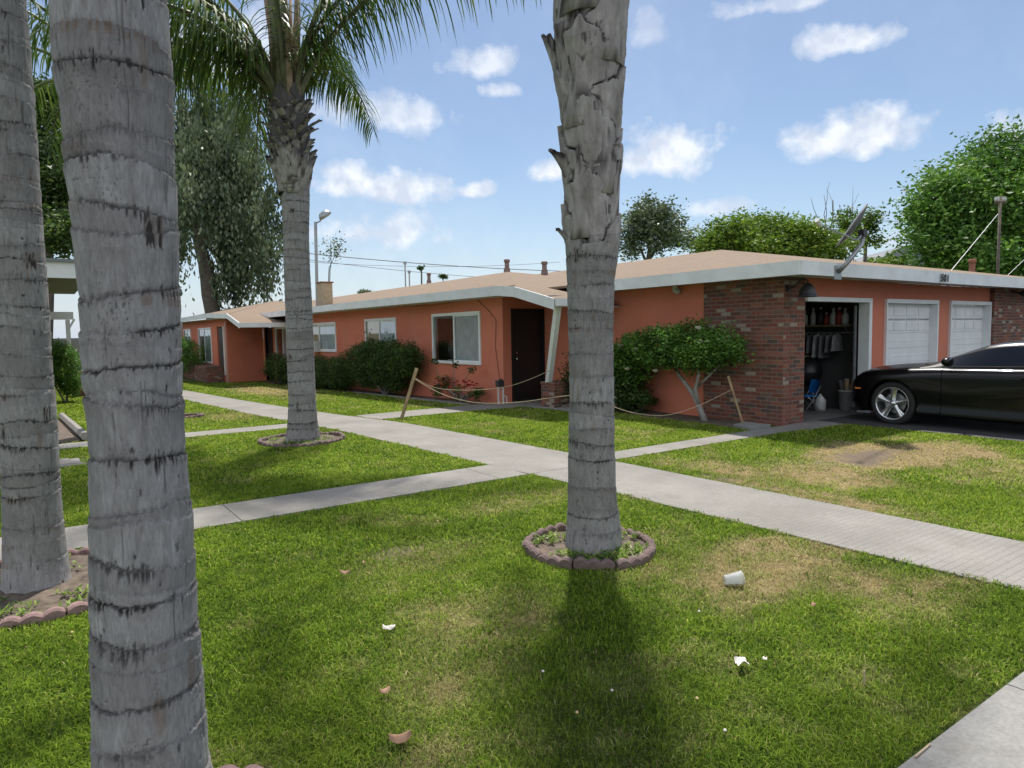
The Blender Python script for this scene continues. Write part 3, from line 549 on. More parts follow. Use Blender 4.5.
def plate(parent, c, az, tilt, w, h, mat, seed, curl=.25, name='leaf_base', taper=.55, dk=.45):
    """one old leaf base: a curved, pointed plate"""
    g = random.Random(seed); n = 9; mq = 8; b = MB(); out_ = Vector((cos(az), sin(az), 0)); sd = Vector((-sin(az), cos(az), 0))
    for th_ in (0, 1):
        for i in range(mq+1):
            v = i/mq; ww = w*(1-(1-taper)*v)*(1-.9*max(0, v-.75)/.25*.6)
            for j in range(n):
                u = j/(n-1)*2-1; jag = g.uniform(-.012, .012) if (i == mq or j in (0, n-1)) else 0
                p = Vector(c) + sd*(u*ww/2+jag) + Vector((0, 0, 1))*(v*h*cos(tilt)+jag) + out_*(v*h*sin(tilt)+ curl*h*v*v*.4 - u*u*w*.28 - th_*.014)
                b.v.append(tuple(p))
    N = (mq+1)*n
    for i in range(mq):
        for j in range(n-1):
            a = i*n+j; b.f.append((a, a+1, a+n+1, a+n)); b.f.append((N+a, N+a+n, N+a+n+1, N+a+1))
    for i in range(mq): b.f += [(i*n, i*n+n, N+i*n+n, N+i*n), (i*n+n-1, N+i*n+n-1, N+i*n+2*n-1, i*n+2*n-1)]
    for j in range(n-1): b.f += [(mq*n+j, mq*n+j+1, N+mq*n+j+1, N+mq*n+j)]
    b.f += [(j, N+j, N+j+1, j+1) for j in range(n-1)]
    o = b.build(name, mat, parent, smooth=True)
    nv = len(b.v); me = o.data
    ar = np.array(b.v); cr = sstep(.55, .70, fbm(ar[:, 0]*60+ar[:, 1]*60, ar[:, 2]*9, seed, 3))*.8
    ed = np.array([1.0 if ((k % N)//n) >= mq-1 or (k % n) in (0, n-1) else 0 for k in range(nv)])*dk; tn = np.array([1-((k % N)//n)/mq for k in range(nv)])*.5 + (.22 if dk > .6 else 0)  # edges darkened: shade between leaf bases put into the colour
    for nm, a in (('crack_shade', np.clip(cr+ed, 0, 1)), ('boot', np.ones(nv)), ('tint', tn)):
        at_ = me.attributes.new(nm, 'FLOAT', 'POINT'); at_.data.foreach_set('value', a.astype(np.float32))
    return o
def crown(parent, c, seed, n=16, kset='n', L=3.4, leaf=.62, skip=None, elevs=(82, 68, 50, 30)):
    g = random.Random(seed); c = Vector(c)
    for k in range(n):
        az = k*2.399+seed; tier = k/n; e0 = elevs[min(3, int(tier*4))]
        v = int(tier*4)
        if skip and skip(az % (2*pi), e0): continue
        frond(parent, c+Vector((cos(az)*.10, sin(az)*.10, .25-.3*tier)), az, (kset, v, k % 2), seed=v*7+k % 2+11, L=L*(1-.12*tier), e0=e0, e1=[-20, -45, -62, -78][v], leaf=leaf)
def petioles(parent, c, seed, n=9, h=1.0):
    g = random.Random(seed)
    for k in range(n):
        az = g.uniform(0, 6.28); b = MB(); d = Vector((cos(az), sin(az), 0)); c_ = Vector(c)
        b.tube([c_+d*.13+Vector((0, 0, -.25)), c_+d*.17+Vector((0, 0, h*.4)), c_+d*g.uniform(.2, .34)+Vector((0, 0, h))], [.09, .055, .008], 7); b.build('leaf_sheath', M['petioleDry'] if k % 2 else M['petiole'], parent, smooth=True)

def lat(dx, dd):   # lateral (image right) and depth offsets in world metres
    return _r0.x*dx + sin(HEAD)*dd, _r0.y*dx + cos(HEAD)*dd
def trunk_from_px(rows, base):
    """rows: (py, x_left, x_right); turned into heights/centres at the depth of the base"""
    D = base[0]*sin(HEAD) + base[1]*cos(HEAD); out_ = []
    for py, xl, xr in rows:
        xc = (xl+xr)/2; w = ray(xc, py); t = D/(w.x*sin(HEAD)+w.y*cos(HEAD)); P = Vector((0, 0, CAMH)) + w*t
        r_ = (xr-xl)/2/FPX*t/sqrt(1+((xc-512)/FPX)**2)*.99; r_ *= 1.0
        out_.append((P.z, P.x, P.y, r_))
    out_.sort(); return out_
def extend(pts, z1, r1, n=5):
    z0, x0, y0, r0 = pts[-1]; za, xa, ya, _ = pts[-3]; sx = (x0-xa)/(z0-za)*.6; sy = (y0-ya)/(z0-za)*.6
    return pts + [(z0+(z1-z0)*k/n, x0+sx*(z1-z0)*k/n, y0+sy*(z1-z0)*k/n, r0+(r1-r0)*k/n) for k in range(1, n+1)]
def groundfix(pts):
    return [(-.06, pts[0][1], pts[0][2], pts[0][3]*1.04)] + [p for p in pts if p[0] > 0.0]
# B : big near trunk
pB = trunk_from_px([(0,50,172),(40,50,175),(80,52,178),(117,60,178),(156,62,178),(200,68,181),(254,74,182),(300,78,183),(330,79,184),(380,82,185.5),(422,86,186.5),(470,88,190),(530,88.5,197),(600,89,200),(640,90.5,203),(700,91,208),(768,90.5,214),(815,86,222),(850,80,230)], PALMS['B'])
pB = extend(groundfix(pB), 5.3, .27)
tB = thing('palm_tree', (pB[0][1], pB[0][2], 0), 'large grey ringed palm trunk nearest the camera, second from the left edge', 'palm tree', 'palm trees standing on the lawn')
palm_trunk(tB, pB, 340, .0045, 11, ztop_fine=3.1, fringe=.85, spacing=.14)
crown(tB, (pB[-1][1], pB[-1][2], 5.3), 1.1, 12, elevs=(84, 76, 64, 50)); petioles(tB, (pB[-1][1], pB[-1][2], 5.3), 1)
# A : left edge trunk
pA = trunk_from_px([(0,-34,28),(50,-33,33),(100,-30,37),(200,-20,43),(300,-10,50),(380,-4,55),(422,-1,59),(480,0,62),(530,1,66),(560,1,69.5),(578,0,73),(590,-3,76)], PALMS['A'])
pA = extend(groundfix(pA), 5.8, .27)
tA = thing('palm_tree', (pA[0][1], pA[0][2], 0), 'grey ringed palm trunk cut by the left edge, inside a pink scalloped border', 'palm tree', 'palm trees standing on the lawn')
palm_trunk(tA, pA, 240, .007, 23, ztop_fine=4.4, spacing=.17)
crown(tA, (pA[-1][1], pA[-1][2], 5.85), 2.3, 15); petioles(tA, (pA[-1][1], pA[-1][2], 5.8), 2)
# C : centre trunk with peeling leaf bases above
pC = trunk_from_px([(0,553.5,630),(50,551,628),(100,556,624),(150,559,622),(200,562,620.5),(245,564.5,621),(280,566.5,615),(330,567.5,614),(400,568.7,614.7),(450,567.5,615),(500,566.8,617.5),(525,566,621),(545,563.5,623.5),(553,561,625)], PALMS['C'])
pC = extend(groundfix(pC), 6.1, .27)
tC = thing('palm_tree', (pC[0][1], pC[0][2], 0), 'grey palm in the centre with peeling brown leaf bases on its upper trunk', 'palm tree', 'palm trees standing on the lawn')
palm_trunk(tC, pC, 220, .006, 37, boots_z=2.28, ztop_fine=4.6, spacing=.175)
cC = lambda z: (np.interp(z, [p[0] for p in pC], [p[1] for p in pC]), np.interp(z, [p[0] for p in pC], [p[2] for p in pC]), np.interp(z, [p[0] for p in pC], [p[3] for p in pC]))
AZR = math.atan2(_r0.y, _r0.x)        # azimuth of image-right
def pl_on(z, a, tilt, w, h, seed, off=.9, curl=.3, taper=.5):
    x, y, r_ = cC(z); plate(tC, (x+cos(a)*r_*off, y+sin(a)*r_*off, z), a, tilt, w, h, M['bark'], seed, curl, taper=taper)
pl_on(3.22, AZR+pi-.1, .16, .20, .48, 5, .88); pl_on(3.12, AZR+pi+.55, .10, .24, .58, 25, .93, .12, .5); pl_on(3.05, AZR+pi-.5, .14, .24, .62, 26, .90, .1, .6); pl_on(2.66, AZR+pi+.25, .22, .17, .22, 6, .90, .9); pl_on(2.22, AZR+pi+.1, .35, .10, .12, 7, .95, .8)
pl_on(2.05, AZR-.15, .06, .20, .85, 8, .86, -.05); pl_on(2.95, AZR-.1, .05, .22, .80, 9, .90, .05); pl_on(3.5, AZR-.3, .07, .25, .8, 10, .92, .1)
pl_on(2.55, AZR-1.2, .03, .30, .85, 12, 1.04, .0, .30); pl_on(3.0, AZR-2.05, .03, .32, .80, 13, 1.05, .0, .35); pl_on(3.42, AZR-1.0, .03, .34, .8, 14, 1.05, .03, .4); pl_on(2.25, AZR-2.15, .03, .24, .62, 15, 1.03, .02, .35); pl_on(3.75, AZR-1.9, .03, .36, .8, 16, 1.05, .02, .35); pl_on(2.28, AZR-.7, .05, .16, .5, 17, 1.02, .05, .35)
crown(tC, (pC[-1][1], pC[-1][2], 6.25), 3.7, 13, L=3.1, elevs=(86, 78, 66, 52)); petioles(tC, (pC[-1][1], pC[-1][2], 6.2), 3)
# D : further palm with full crown
pD = trunk_from_px([(190,281,310),(230,283,309),(265,283.5,310),(300,285,312),(350,286.5,314),(400,288.7,316),(425,287.5,318),(438,285.5,320.5),(446,284,322)], PALMS['D'])
pD = groundfix(pD); zt = pD[-1][0]; xD, yD = pD[-1][1], pD[-1][2]
pD += [(zt+.12, xD, yD, .235), (zt+.35, xD-.02, yD, .27), (zt+.8, xD-.05, yD+.02, .285), (zt+1.15, xD-.06, yD, .27), (zt+1.5, xD-.07, yD, .2)]
tD = thing('palm_tree', (pD[0][1], pD[0][2], 0), 'palm with full green crown and a brown shaggy neck, beside the cross path', 'palm tree', 'palm trees standing on the lawn')
tk = palm_trunk(tD, pD, 140, .010, 51, boots_z=zt+.0, spacing=.14, fringe=.9)
zv = np.empty(len(tk.data.vertices)*3, dtype=np.float32); tk.data.vertices.foreach_get('co', zv); zv = zv[2::3]; ca = tk.data.attributes['crack_shade']; cv = np.empty(len(zv), dtype=np.float32); ca.data.foreach_get('value', cv); ca.data.foreach_set('value', np.where(zv > zt+.15, np.maximum(cv, .75), cv).astype(np.float32))  # trunk behind the leaf bases coloured darker, standing in for shaded gaps
g = random.Random(4)
for k in range(92):
    v = k/92; z = zt+.12+1.1*v; a = k*2.399; rr = float(np.interp(z, [p[0] for p in pD], [p[3] for p in pD]))*.86
    big = v < .25
    plate(tD, (xD-.04+cos(a)*rr, yD+sin(a)*rr, z-(.22 if big else .05)), a+g.uniform(-.2, .2), g.uniform(.05, .2) if big else g.uniform(.3, 1.0), .30 if big else g.uniform(.10, .18), .46 if big else g.uniform(.12, .25), M['bark'], 100+k, g.uniform(.0, .6), taper=g.uniform(.45, .8), dk=.5 if big else .65)
cD = Vector((xD-.07, yD, zt+1.35))
petioles(tD, (cD.x, cD.y, cD.z-.05), 9, 12, 1.9)
for (a, e0, e1, L, lf, sd) in [(AZR+.05, 68, -20, 4.9, 1.05, 1),(AZR-.35, 80, -8, 4.3, 1.0, 2),(AZR+pi+.1, 66, -42, 4.0, 1.0, 4),(AZR+pi-.5, 70, -50, 3.8, .95, 5),(AZR+pi+.75, 62, -62, 3.4, .9, 6),
                        (AZR+1.5, 76, -40, 3.7, .8, 7),(AZR-1.5, 86, 10, 3.8, .8, 8),(AZR+2.2, 66, -60, 3.4, .85, 9),(AZR-2.3, 68, -55, 3.5, .9, 10),(AZR+.35, 84, 0, 3.8, .9, 11),(AZR+pi, 82, -10, 3.9, .95, 12),
                        (AZR+1.2, 72, -66, 2.9, .75, 14),(AZR+pi+.35, 56, -72, 3.1, .9, 15),(AZR+pi-.2, 72, -62, 3.3, .95, 16),(AZR+pi-1.0, 58, -70, 3.0, .85, 18),(AZR+.12, 86, 15, 3.6, .9, 19),(AZR+pi+.2, 76, -30, 4.2, 1.0, 20)]:
    frond(tD, cD+Vector((cos(a)*.12, sin(a)*.12, -.1)), a, ('D', sd), seed=40+sd, L=L, e0=e0, e1=e1, leaf=lf, nl=84, wl=.026)
# E : palm hidden behind the big trunk, only its fronds show on both sides
bE = at(130, 330, 12.6); tE = thing('palm_tree', (bE.x, bE.y, gz(bE.y)), 'palm hidden behind the big near trunk, only its fronds showing either side', 'palm tree', 'palm trees standing on the lawn')
pE = [(gz(bE.y)-.05, bE.x, bE.y, .24), (1, bE.x, bE.y, .19), (4.6, bE.x-.02, bE.y, .19), (5.0, bE.x, bE.y, .3), (5.9, bE.x, bE.y, .2)]
palm_trunk(tE, pE, 60, .03, 61, boots_z=4.7)
cE = Vector((bE.x-.15, bE.y, 5.9))
for k in range(12): frond(tE, cE+Vector((0, 0, -.1)), k*2.399+1, ('n', k % 4, k % 2), seed=(k % 4)*7+k % 2+11, L=3.0, e0=60, e1=-60, leaf=.62)
for a in (AZR+.2, AZR-.6): frond(tE, cE+Vector((0, 0, -.25)), a, ('yel', 0), seed=77, L=1.35, e0=20, e1=-88, leaf=.5, mat='palmyel')

# scalloped borders
def border(c, rad, mat, label, nblk, seed, gap=()):
    t = thing('scalloped_border', (c[0], c[1], gz(c[1])), label, 'garden edging', 'scalloped concrete borders round the palms'); g = random.Random(seed); z0 = gz(c[1])
    for k in range(nblk):
        if k in gap: continue
        a0 = 2*pi*k/nblk; a1 = 2*pi*(k+1)/nblk-.012/rad; n = 24; b = MB(); dz = g.uniform(-.012, .012); dr = g.uniform(-.012, .012); tl = g.uniform(-.01, .01)
        for i in range(n+1):
            t_ = i/n; a = a0+(a1-a0)*t_; top = z0+0.052+.021*abs(sin(t_*pi*3)) + dz + tl*(t_-.5)*2; ri = rad-.028+dr; ro = rad+.028+dr
            for (q, zz) in ((ro, z0-.03), (ro+.002, top-.012), (ro-.012, top), (ri+.012, top), (ri, top-.012), (ri, z0-.03)): b.v.append((c[0]+cos(a)*q, c[1]+sin(a)*q, zz))
        for i in range(n):
            for j in range(5): a = i*6+j; b.f.append((a, a+6, a+7, a+1))
        b.f += [tuple(range(6)), tuple(n*6+j for j in range(6))[::-1]]; b.build('edging_block', mat, t)
    b = MB(); rg = random.Random(seed); st = 40; b.v.append((c[0], c[1], z0+.03))
    for ring in (.33, .66, .97):
        for j in range(st): b.v.append((c[0]+cos(2*pi*j/st)*rad*ring, c[1]+sin(2*pi*j/st)*rad*ring, z0+.016+rg.uniform(0, .016)))
    for j in range(st): b.f.append((0, 1+j, 1+(j+1) % st))
    for q in range(2):
        for j in range(st): b.f.append((1+q*st+j, 1+(q+1)*st+j, 1+(q+1)*st+(j+1) % st, 1+q*st+(j+1) % st))
    tag(b.build('soil', M['soil'], smooth=True), kind='structure')
    return t
border(*RINGS[0][:1], .455, M['edging'], 'round scalloped brown concrete border encircling the centre palm', 10, 1)
border(RINGS[1][0], .60, M['edging'], 'low dark scalloped border round the palm with the full crown', 12, 2)
border(RINGS[2][0], .66, M['edgingPink'], 'pink scalloped concrete border round the palm at the left edge', 13, 3)
border(RINGS[3][0], .43, M['edgingPink'], 'pink scalloped border at the foot of the nearest palm, barely showing at the bottom edge', 9, 4)
border(RINGS[4][0], .22, M['edging'], 'broken stub of a dark scalloped border out on the far left lawn', 5, 5, (2,))
# weeds in rings
def weeds():
    g = np.random.default_rng(8); V = []; F = []; rn = []; off = 0
    for (c, r) in RINGS[:4]:
        for k in range(420):
            a = g.uniform(0, 6.28); q = r*sqrt(g.uniform(.15, .88)); x = c[0]+q*cos(a); y = c[1]+q*sin(a)
            if fbm(np.array([x*6]), np.array([y*6]), 4)[0] < .47: continue
            for m_ in range(4):
                az = g.uniform(0, 6.28); l = g.uniform(.02, .05); w = .007; d = np.array([cos(az), sin(az), g.uniform(.2, 1)]); s_ = np.array([-sin(az), cos(az), 0])*w; p = np.array([x, y, .035])
                V += [p, p+d*l*.5+s_, p+d*l, p+d*l*.5-s_]; rn += [g.random()]*4; F.append((off, off+1, off+2, off+3)); off += 4
    tag(npmesh('weeds', np.array(V), np.array(F), M['leafBright'], attrs=dict(rnd=np.array(rn))), 'small green weeds and litter on the soil inside the scalloped borders', 'weeds', kind='stuff')
weeds()

# ------------------------------------------------------------------ apartment building
bt = thing('apartment_building', (9.5, 6.3, 0), 'long low salmon stucco apartment building with red brick panels, white fascia and tan shingle roof', 'building')
def wallx(X, y0, y1, z0, z1, holes, th=.16, mat='stucco', name='wall', face=-1):   # wall facing -X with rectangular holes (ya, yb, za, zb)
    b = MB(); ys_ = sorted(set([y0, y1] + [h for q in holes for h in q[:2]]))
    for a, c in zip(ys_[:-1], ys_[1:]):
        hs = sorted([q for q in holes if q[0] <= a+1e-6 and q[1] >= c-1e-6], key=lambda q: q[2]); z = z0
        for q in hs:
            if q[2] > z+.001: b.box(X, X+th, a, c, z, q[2])
            z = q[3]
        if z < z1: b.box(X, X+th, a, c, z, z1)
    return b.build(name, M[mat], bt)
def wally(Y, x0, x1, z0, z1, holes, th=.16, mat='stucco', name='wall'):
    b = MB(); xs_ = sorted(set([x0, x1] + [h for q in holes for h in q[:2]]))
    for a, c in zip(xs_[:-1], xs_[1:]):
        hs = sorted([q for q in holes if q[0] <= a+1e-6 and q[1] >= c-1e-6], key=lambda q: q[2]); z = z0
        for q in hs:
            if q[2] > z+.001: b.box(a, c, Y, Y+th, z, q[2])
            z = q[3]
        if z < z1: b.box(a, c, Y, Y+th, z, z1)
    return b.build(name, M[mat], bt)
# garage wing
wallx(10.0, 8.17, 13.0, -.1, 2.43, [])
wallx(9.975, 6.555, 8.165, -.1, 2.43, [], .18, 'brick', 'brick_panel')
wally(6.55, 10.16, 10.57, -.1, 2.43, [], .17, 'brick', 'brick_panel')
wally(6.552, 10.575, 17.9, -.1, 2.43, [(10.575, 12.62, -.1, 2.09), (13.18, 15.3, -.1, 2.10), (15.86, 17.895, -.1, 2.10)], .16)
wally(6.45, 17.905, 23, -.1, 2.43, [], .26, 'brick', 'brick_panel')
# lining of the open garage
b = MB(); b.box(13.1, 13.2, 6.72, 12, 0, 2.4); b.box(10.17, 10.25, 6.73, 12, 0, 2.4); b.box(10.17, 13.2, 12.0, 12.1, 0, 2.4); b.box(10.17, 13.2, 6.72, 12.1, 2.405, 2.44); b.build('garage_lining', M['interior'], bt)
# door frames
def gframe(x0, x1, jamb=.07):
    b = MB(); b.box(x0, x1, 6.50, 6.72, 2.045, 2.12); b.box(x1-jamb, x1, 6.502, 6.70, 0, 2.043); 
    if x0 > 11: b.box(x0, x0+.04, 6.502, 6.72, 0, 2.043)
    return b.build('garage_door_frame', M['white'], bt)
f0 = gframe(10.575, 12.65, .10)
b = MB(); b.box(12.49, 12.54, 6.73, 6.76, 0, 2.0); b.build('door_track', M['metal'], f0)
def gdoor(x0, x1):
    fr = gframe(x0, x1, .05); w = x1-x0-.09; x = x0+.04; Y = 6.66; b = MB(); b.box(x, x+w, Y+.02, Y+.06, .01, 2.04); d = b.build('garage_door', M['white'], bt)
    nr = 7; hh = 2.03/nr
    for r_ in range(nr):
        b = MB(); z0 = .01+r_*hh
        if r_ == nr-1 or True:
            b.box(x, x+w, Y+.003, Y+.022, z0+.006, z0+hh-.006); b.xf(Matrix.Identity(4))
        p = b.build('door_section', M['white'], d, bevel=.004)
        b = MB(); n = 4
        for k in range(n):
            a = x+.06+k*(w-.06)/n; e = a+(w-.06)/n-.06
            b.box(a, e, Y-.010, Y+.004, z0+.055, z0+hh-.055)
        if r_ < 5: b = MB(); b.box(x+.02, x+w-.02, Y-.003, Y+.004, z0+hh*.45, z0+hh*.52)
        b.build('raised_panel', M['white'], d, bevel=.008)
        if r_ == 5:
            b = MB()
            for k in range(n): a = x+.06+k*(w-.06)/n; e = a+(w-.06)/n-.06; b.box(a, e, Y-.012, Y-.002, z0+hh-.026, z0+hh-.006)
            b.build('vent_slot', M['metal'], d)
gdoor(13.18, 15.3); gdoor(15.86, 17.895)
# middle wing (recess wall with the dark door, long facade)
wally(12.9, 8.962, 9.99, -.1, 2.43, [(9.05, 9.96, -.1, 2.14)])
WIN = [(13.82, 16.22, .84, 2.14), (18.42, 20.72, .95, 2.12), (23.30, 26.6, 1.03, 2.10), (28.5, 30.6, .60, 2.02)]
wallx(8.8, 12.9, 32.6, -.55, 2.46, WIN + [(31.15, 32.15, -.40, 2.06)])
wally(32.6, 7.2, 8.795, -.55, 2.42, []); 
wallx(7.2, 32.765, 46, -.55, 2.5, [(33.1, 34.6, -.1, 2.13), (35.8, 38.9, .35, 2.13), (41.0, 43.0, .5, 2.13)])
def window(X, y0, y1, z0, z1, kind=0):
    w = .075; b = MB(); xa, xb = X-.035, X+.05
    b.box(xa, xb, y0, y1, z1-w, z1); b.box(xa, xb, y0, y1, z0, z0+w); b.box(xa, xb, y0, y0+w, z0+w, z1-w); b.box(xa, xb, y1-w, y1, z0+w, z1-w)
    f = b.build('window', M['white'], bt, bevel=.004); ym = y0+(y1-y0)*.53
    b = MB(); b.box(X-.012, X+.03, ym-.03, ym+.03, z0+w+.001, z1-w-.001); b.box(X-.01, X+.02, y0+w, ym-.03, z0+w, z0+w+.03); b.box(X-.01, X+.02, y0+w, ym-.03, z1-w-.03, z1-w); b.box(X-.01, X+.02, y0+w+.001, y0+w+.03, z0+w+.03, z1-w-.03); b.build('sash', M['white'], f)
    b = MB(); b.box(X+.004, X+.008, y0+w, y1-w, z0+w, z1-w); b.build('pane', M['glass'] if kind != 9 else M['glass'], f)
    # what hangs behind the glass is seen through the open half and as a pale layer
    b = MB(); n = 40; ya, yb = y0+w+.01, ym
    for i in range(n+1):
        y = ya+(yb-ya)*i/n; x = X+.035+.014*sin(i*1.3)
        b.v += [(x-.004, y, z0+w+.035), (x-.004, y, z1-w-.035)]
    b.f = [(2*i, 2*i+2, 2*i+3, 2*i+1) for i in range(n)]; b.build('curtain', M['curtain'], f, smooth=True); b = MB(); b.box(X+.17, X+1.2, y0-.3, y1+.3, z0-.3, z1+.2); b.f = [b.f[0], b.f[1], b.f[2], b.f[3], b.f[4]]; b.build('room', M['darkroom'], f)
    return f, ym
f1_, ym = window(8.8, *WIN[0])
# fan behind the open half, security mesh
b = MB(); cy, cz = 14.55+.75, 1.22
for rr in (.05, .11, .17, .23): b.tube([(8.87, cy+rr*cos(t), cz+rr*sin(t)) for t in np.linspace(0, 2*pi, 25)], .004, 5, False)
for k in range(14): a = k*2*pi/14; b.tube([(8.868, cy+.03*cos(a), cz+.03*sin(a)), (8.868, cy+.23*cos(a+.3), cz+.23*sin(a+.3))], .003, 4, False)
b.box(8.86, 8.90, cy-.25, cy+.25, .92, .95); fo = b.build('box_fan', M['metal']); tag(fo, 'round grille fan standing in the dark open half of the largest window', 'fan')
f2_, _ = window(8.8, *WIN[1]); b = MB(); b.box(8.825, 8.835, 19.75, 20.64, 1.03, 2.04); b.build('blind', M['shade'], f2_)
f3_, _ = window(8.8, *WIN[2]); b = MB(); b.box(8.825, 8.835, 25.2, 26.5, 1.11, 2.02); b.build('blind', M['shade'], f3_)
window(8.8, *WIN[3]); window(7.2, 35.8, 38.9, .35, 2.13); window(7.2, 41.0, 43.0, .5, 2.13)
b = MB(); b.box(8.55, 8.80, 24.9, 25.5, 1.02, 1.42); ac = b.build('air_conditioner', M['ofw'], bevel=.01); tag(ac, 'small boxy window air conditioner in the window beside the crowned palm', 'air conditioner')
b = MB()
for k in range(8): b.box(8.543, 8.551, 24.94, 25.46, 1.06+k*.042, 1.078+k*.042)
b.build('louvre', M['dkmetal'], ac)
def door(name, box, mat, knob=None, ins=None):
    b = MB(); b.box(*box); d = b.build(name, M[mat], bt, bevel=.004)
    if knob: b = MB(); b.lathe([(.001, 0), (.03, .005), (.03, .035), (.02, .055), (.001, .06)], n=12, axis='y'); b.xf(Matrix.Translation(knob)); b.build('handle', M['chrome'], d, smooth=True)
    return d
d = door('door', (9.09, 9.94, 12.935, 12.975, .04, 2.12), 'black', (9.19, 12.88, 1.0))
b = MB(); b.box(9.03, 9.09, 12.88, 12.99, 0, 2.16); b.box(9.94, 9.985, 12.88, 12.99, 0, 2.16); b.box(9.09, 9.94, 12.88, 12.99, 2.12, 2.16); b.build('door_frame', M['black'], d)
b = MB()
for (a, c, e, f) in [(9.20, 9.82, .2, .85), (9.20, 9.82, 1.15, 1.95)]: b.box(a, c, 12.925, 12.937, e, f)
b.build('screen_panel', M['black'], d, bevel=.006)
b = MB(); b.lathe([(.001, 0), (.022, .004), (.022, .02), (.001, .024)], n=12, axis='y'); b.xf(Matrix.Translation((9.19, 12.91, 1.14))); b.build('deadbolt', M['chrome'], d)
d = door('door', (8.84, 8.88, 31.2, 32.1, -.38, 2.03), 'black'); b = MB(); b.box(8.76, 8.9, 31.08, 31.15, -.4, 2.12); b.box(8.76, 8.9, 32.15, 32.22, -.4, 2.12); b.box(8.76, 8.9, 31.15, 32.15, 2.06, 2.12); b.build('door_frame', M['black'], d)
d = door('door', (7.25, 7.29, 33.35, 34.55, -.05, 2.1), 'brown'); b = MB(); b.box(7.16, 7.3, 33.1, 33.2, -.1, 2.13); b.build('door_frame', M['white'], d)
b = MB(); b.box(7.175, 7.19, 32.77, 32.86, -.45, 2.3); b.build('corner_trim', M['ofw'], bt)
# low brick planters
def planter(x0, x1, y0, y1, z0, z1, label):
    b = MB(); t = .11; b.box(x0, x1, y0, y0+t, z0, z1-.06); b.box(x0, x1, y1-t, y1, z0, z1-.06); b.box(x0, x0+t, y0+t, y1-t, z0, z1-.06); b.box(x1-t, x1, y0+t, y1-t, z0, z1-.06)
    o = b.build('brick_planter', M['brick']); tag(o, label, 'planter')
    b = MB(); b.box(x0-.015, x1-.002, y0-.015, y1+.015, z1-.058, z1); b.build('cap', M['brick'], o, bevel=.008)
planter(8.92, 9.98, 11.2, 11.65, 0, .55, 'low red brick planter under the slanting white post in front of the dark door')
planter(6.45, 7.18, 33.4, 39.5, -.5, .30, 'long low brick planter by the farthest doorway, a hedge growing over its left end')
# roof -----------------------------------------------------------------
def roofplane(pts, name='roof', flip=False, th=.05):
    b = MB(); pts = [Vector(p) for p in pts]; nrm = (pts[1]-pts[0]).cross(pts[2]-pts[0]).normalized(); nrm = nrm if nrm.z > 0 else -nrm
    n = len(pts); b.v = [tuple(p) for p in pts] + [tuple(p-Vector((0, 0, th))) for p in pts]
    b.f = [tuple(range(n)), tuple(range(n, 2*n))[::-1]] + [(i, i+n, (i+1) % n+n, (i+1) % n) for i in range(n)]
    o = b.build(name, M['roof'], bt); uvl = o.data.uv_layers[0]; e = (pts[1]-pts[0]).normalized(); u2 = nrm.cross(e)
    for p in o.data.polygons:
        for li in p.loop_indices: v = o.data.vertices[o.data.loops[li].vertex_index].co; uvl.data[li].uv = (v.dot(e), v.dot(u2))
    return o
ZE = 2.60; GE = 9.5; GF = 6.0; dG = 6.5; sG = .19; zG = ZE+dG*sG
apG = (GE+dG, GF+dG, zG)
rG = roofplane([(GE, GF, ZE), (GE, 40, ZE), (GE+dG, 40, zG), apG])
rG2 = roofplane([(GE, GF, ZE+.001), (30, GF, ZE+.001), (30, GF+dG, zG+.001), (apG[0], apG[1], zG+.001)])
roofplane([(apG[0], 40, zG), (apG[0], apG[1], zG), (apG[0]+.1+dG, apG[1], ZE), (apG[0]+dG, 40, ZE)]); roofplane([(apG[0], apG[1], zG), (30, apG[1], zG), (30, apG[1]+dG, ZE), (apG[0], apG[1]+dG, ZE)])
ME = 8.25; rx = 12.25; ry = 17.6; zr = 3.50
rM = roofplane([(ME, 11.6, 2.585), (ME, 30.7, 2.60), (rx, 36, zr), (rx, ry, zr)])
rM2 = roofplane([(ME, 10.3, 2.24), (9.6, 10.3, 2.24), (15.5, 14.6, 3.0), (rx, ry, zr), (ME, 11.6, 2.585-.02)])
roofplane([(rx, ry, zr), (rx, 36, zr), (17, 36, 2.6), (17, 14, 2.6)])
LE = 6.75
roofplane([(LE, 30.1, 2.60), (LE, 33.7, 2.72), (LE, 46, 2.68), (10.9, 46, 3.55), (10.9, 37.5, 3.55)])
roofplane([(LE, 28.15, 2.17), (8.9, 28.15, 2.17), (11.5, 33, 2.95), (10.9, 37.5, 3.55), (LE, 30.1, 2.585)])
roofplane([(10.9, 37.5, 3.55), (10.9, 46, 3.55), (16, 46, 2.6), (16, 34, 2.6)])
def fascia(segs, h=.20, th=.035):
    for a, c in zip(segs[:-1], segs[1:]):
        a = Vector(a); c = Vector(c); d = (c-a); pn = Vector((d.y, -d.x, 0)).normalized()*th; b = MB()
        for p in (a, c): b.v += [tuple(p+Vector((0, 0, .012))), tuple(p+Vector((0, 0, -h))), tuple(p+pn+Vector((0, 0, -h))), tuple(p+pn+Vector((0, 0, .012)))]
        b.f = [(0, 1, 5, 4), (1, 2, 6, 5), (2, 3, 7, 6), (3, 0, 4, 7), (0, 3, 2, 1), (4, 5, 6, 7)]; b.build('fascia', M['fascia'], bt)
def soffit(pts):
    b = MB(); b.v = pts + [(p[0], p[1], p[2]+.02) for p in pts]; n = len(pts); b.f = [tuple(range(n))[::-1], tuple(range(n, 2*n))] + [(i, (i+1) % n, (i+1) % n+n, i+n) for i in range(n)]; b.build('soffit', M['ofw'], bt)
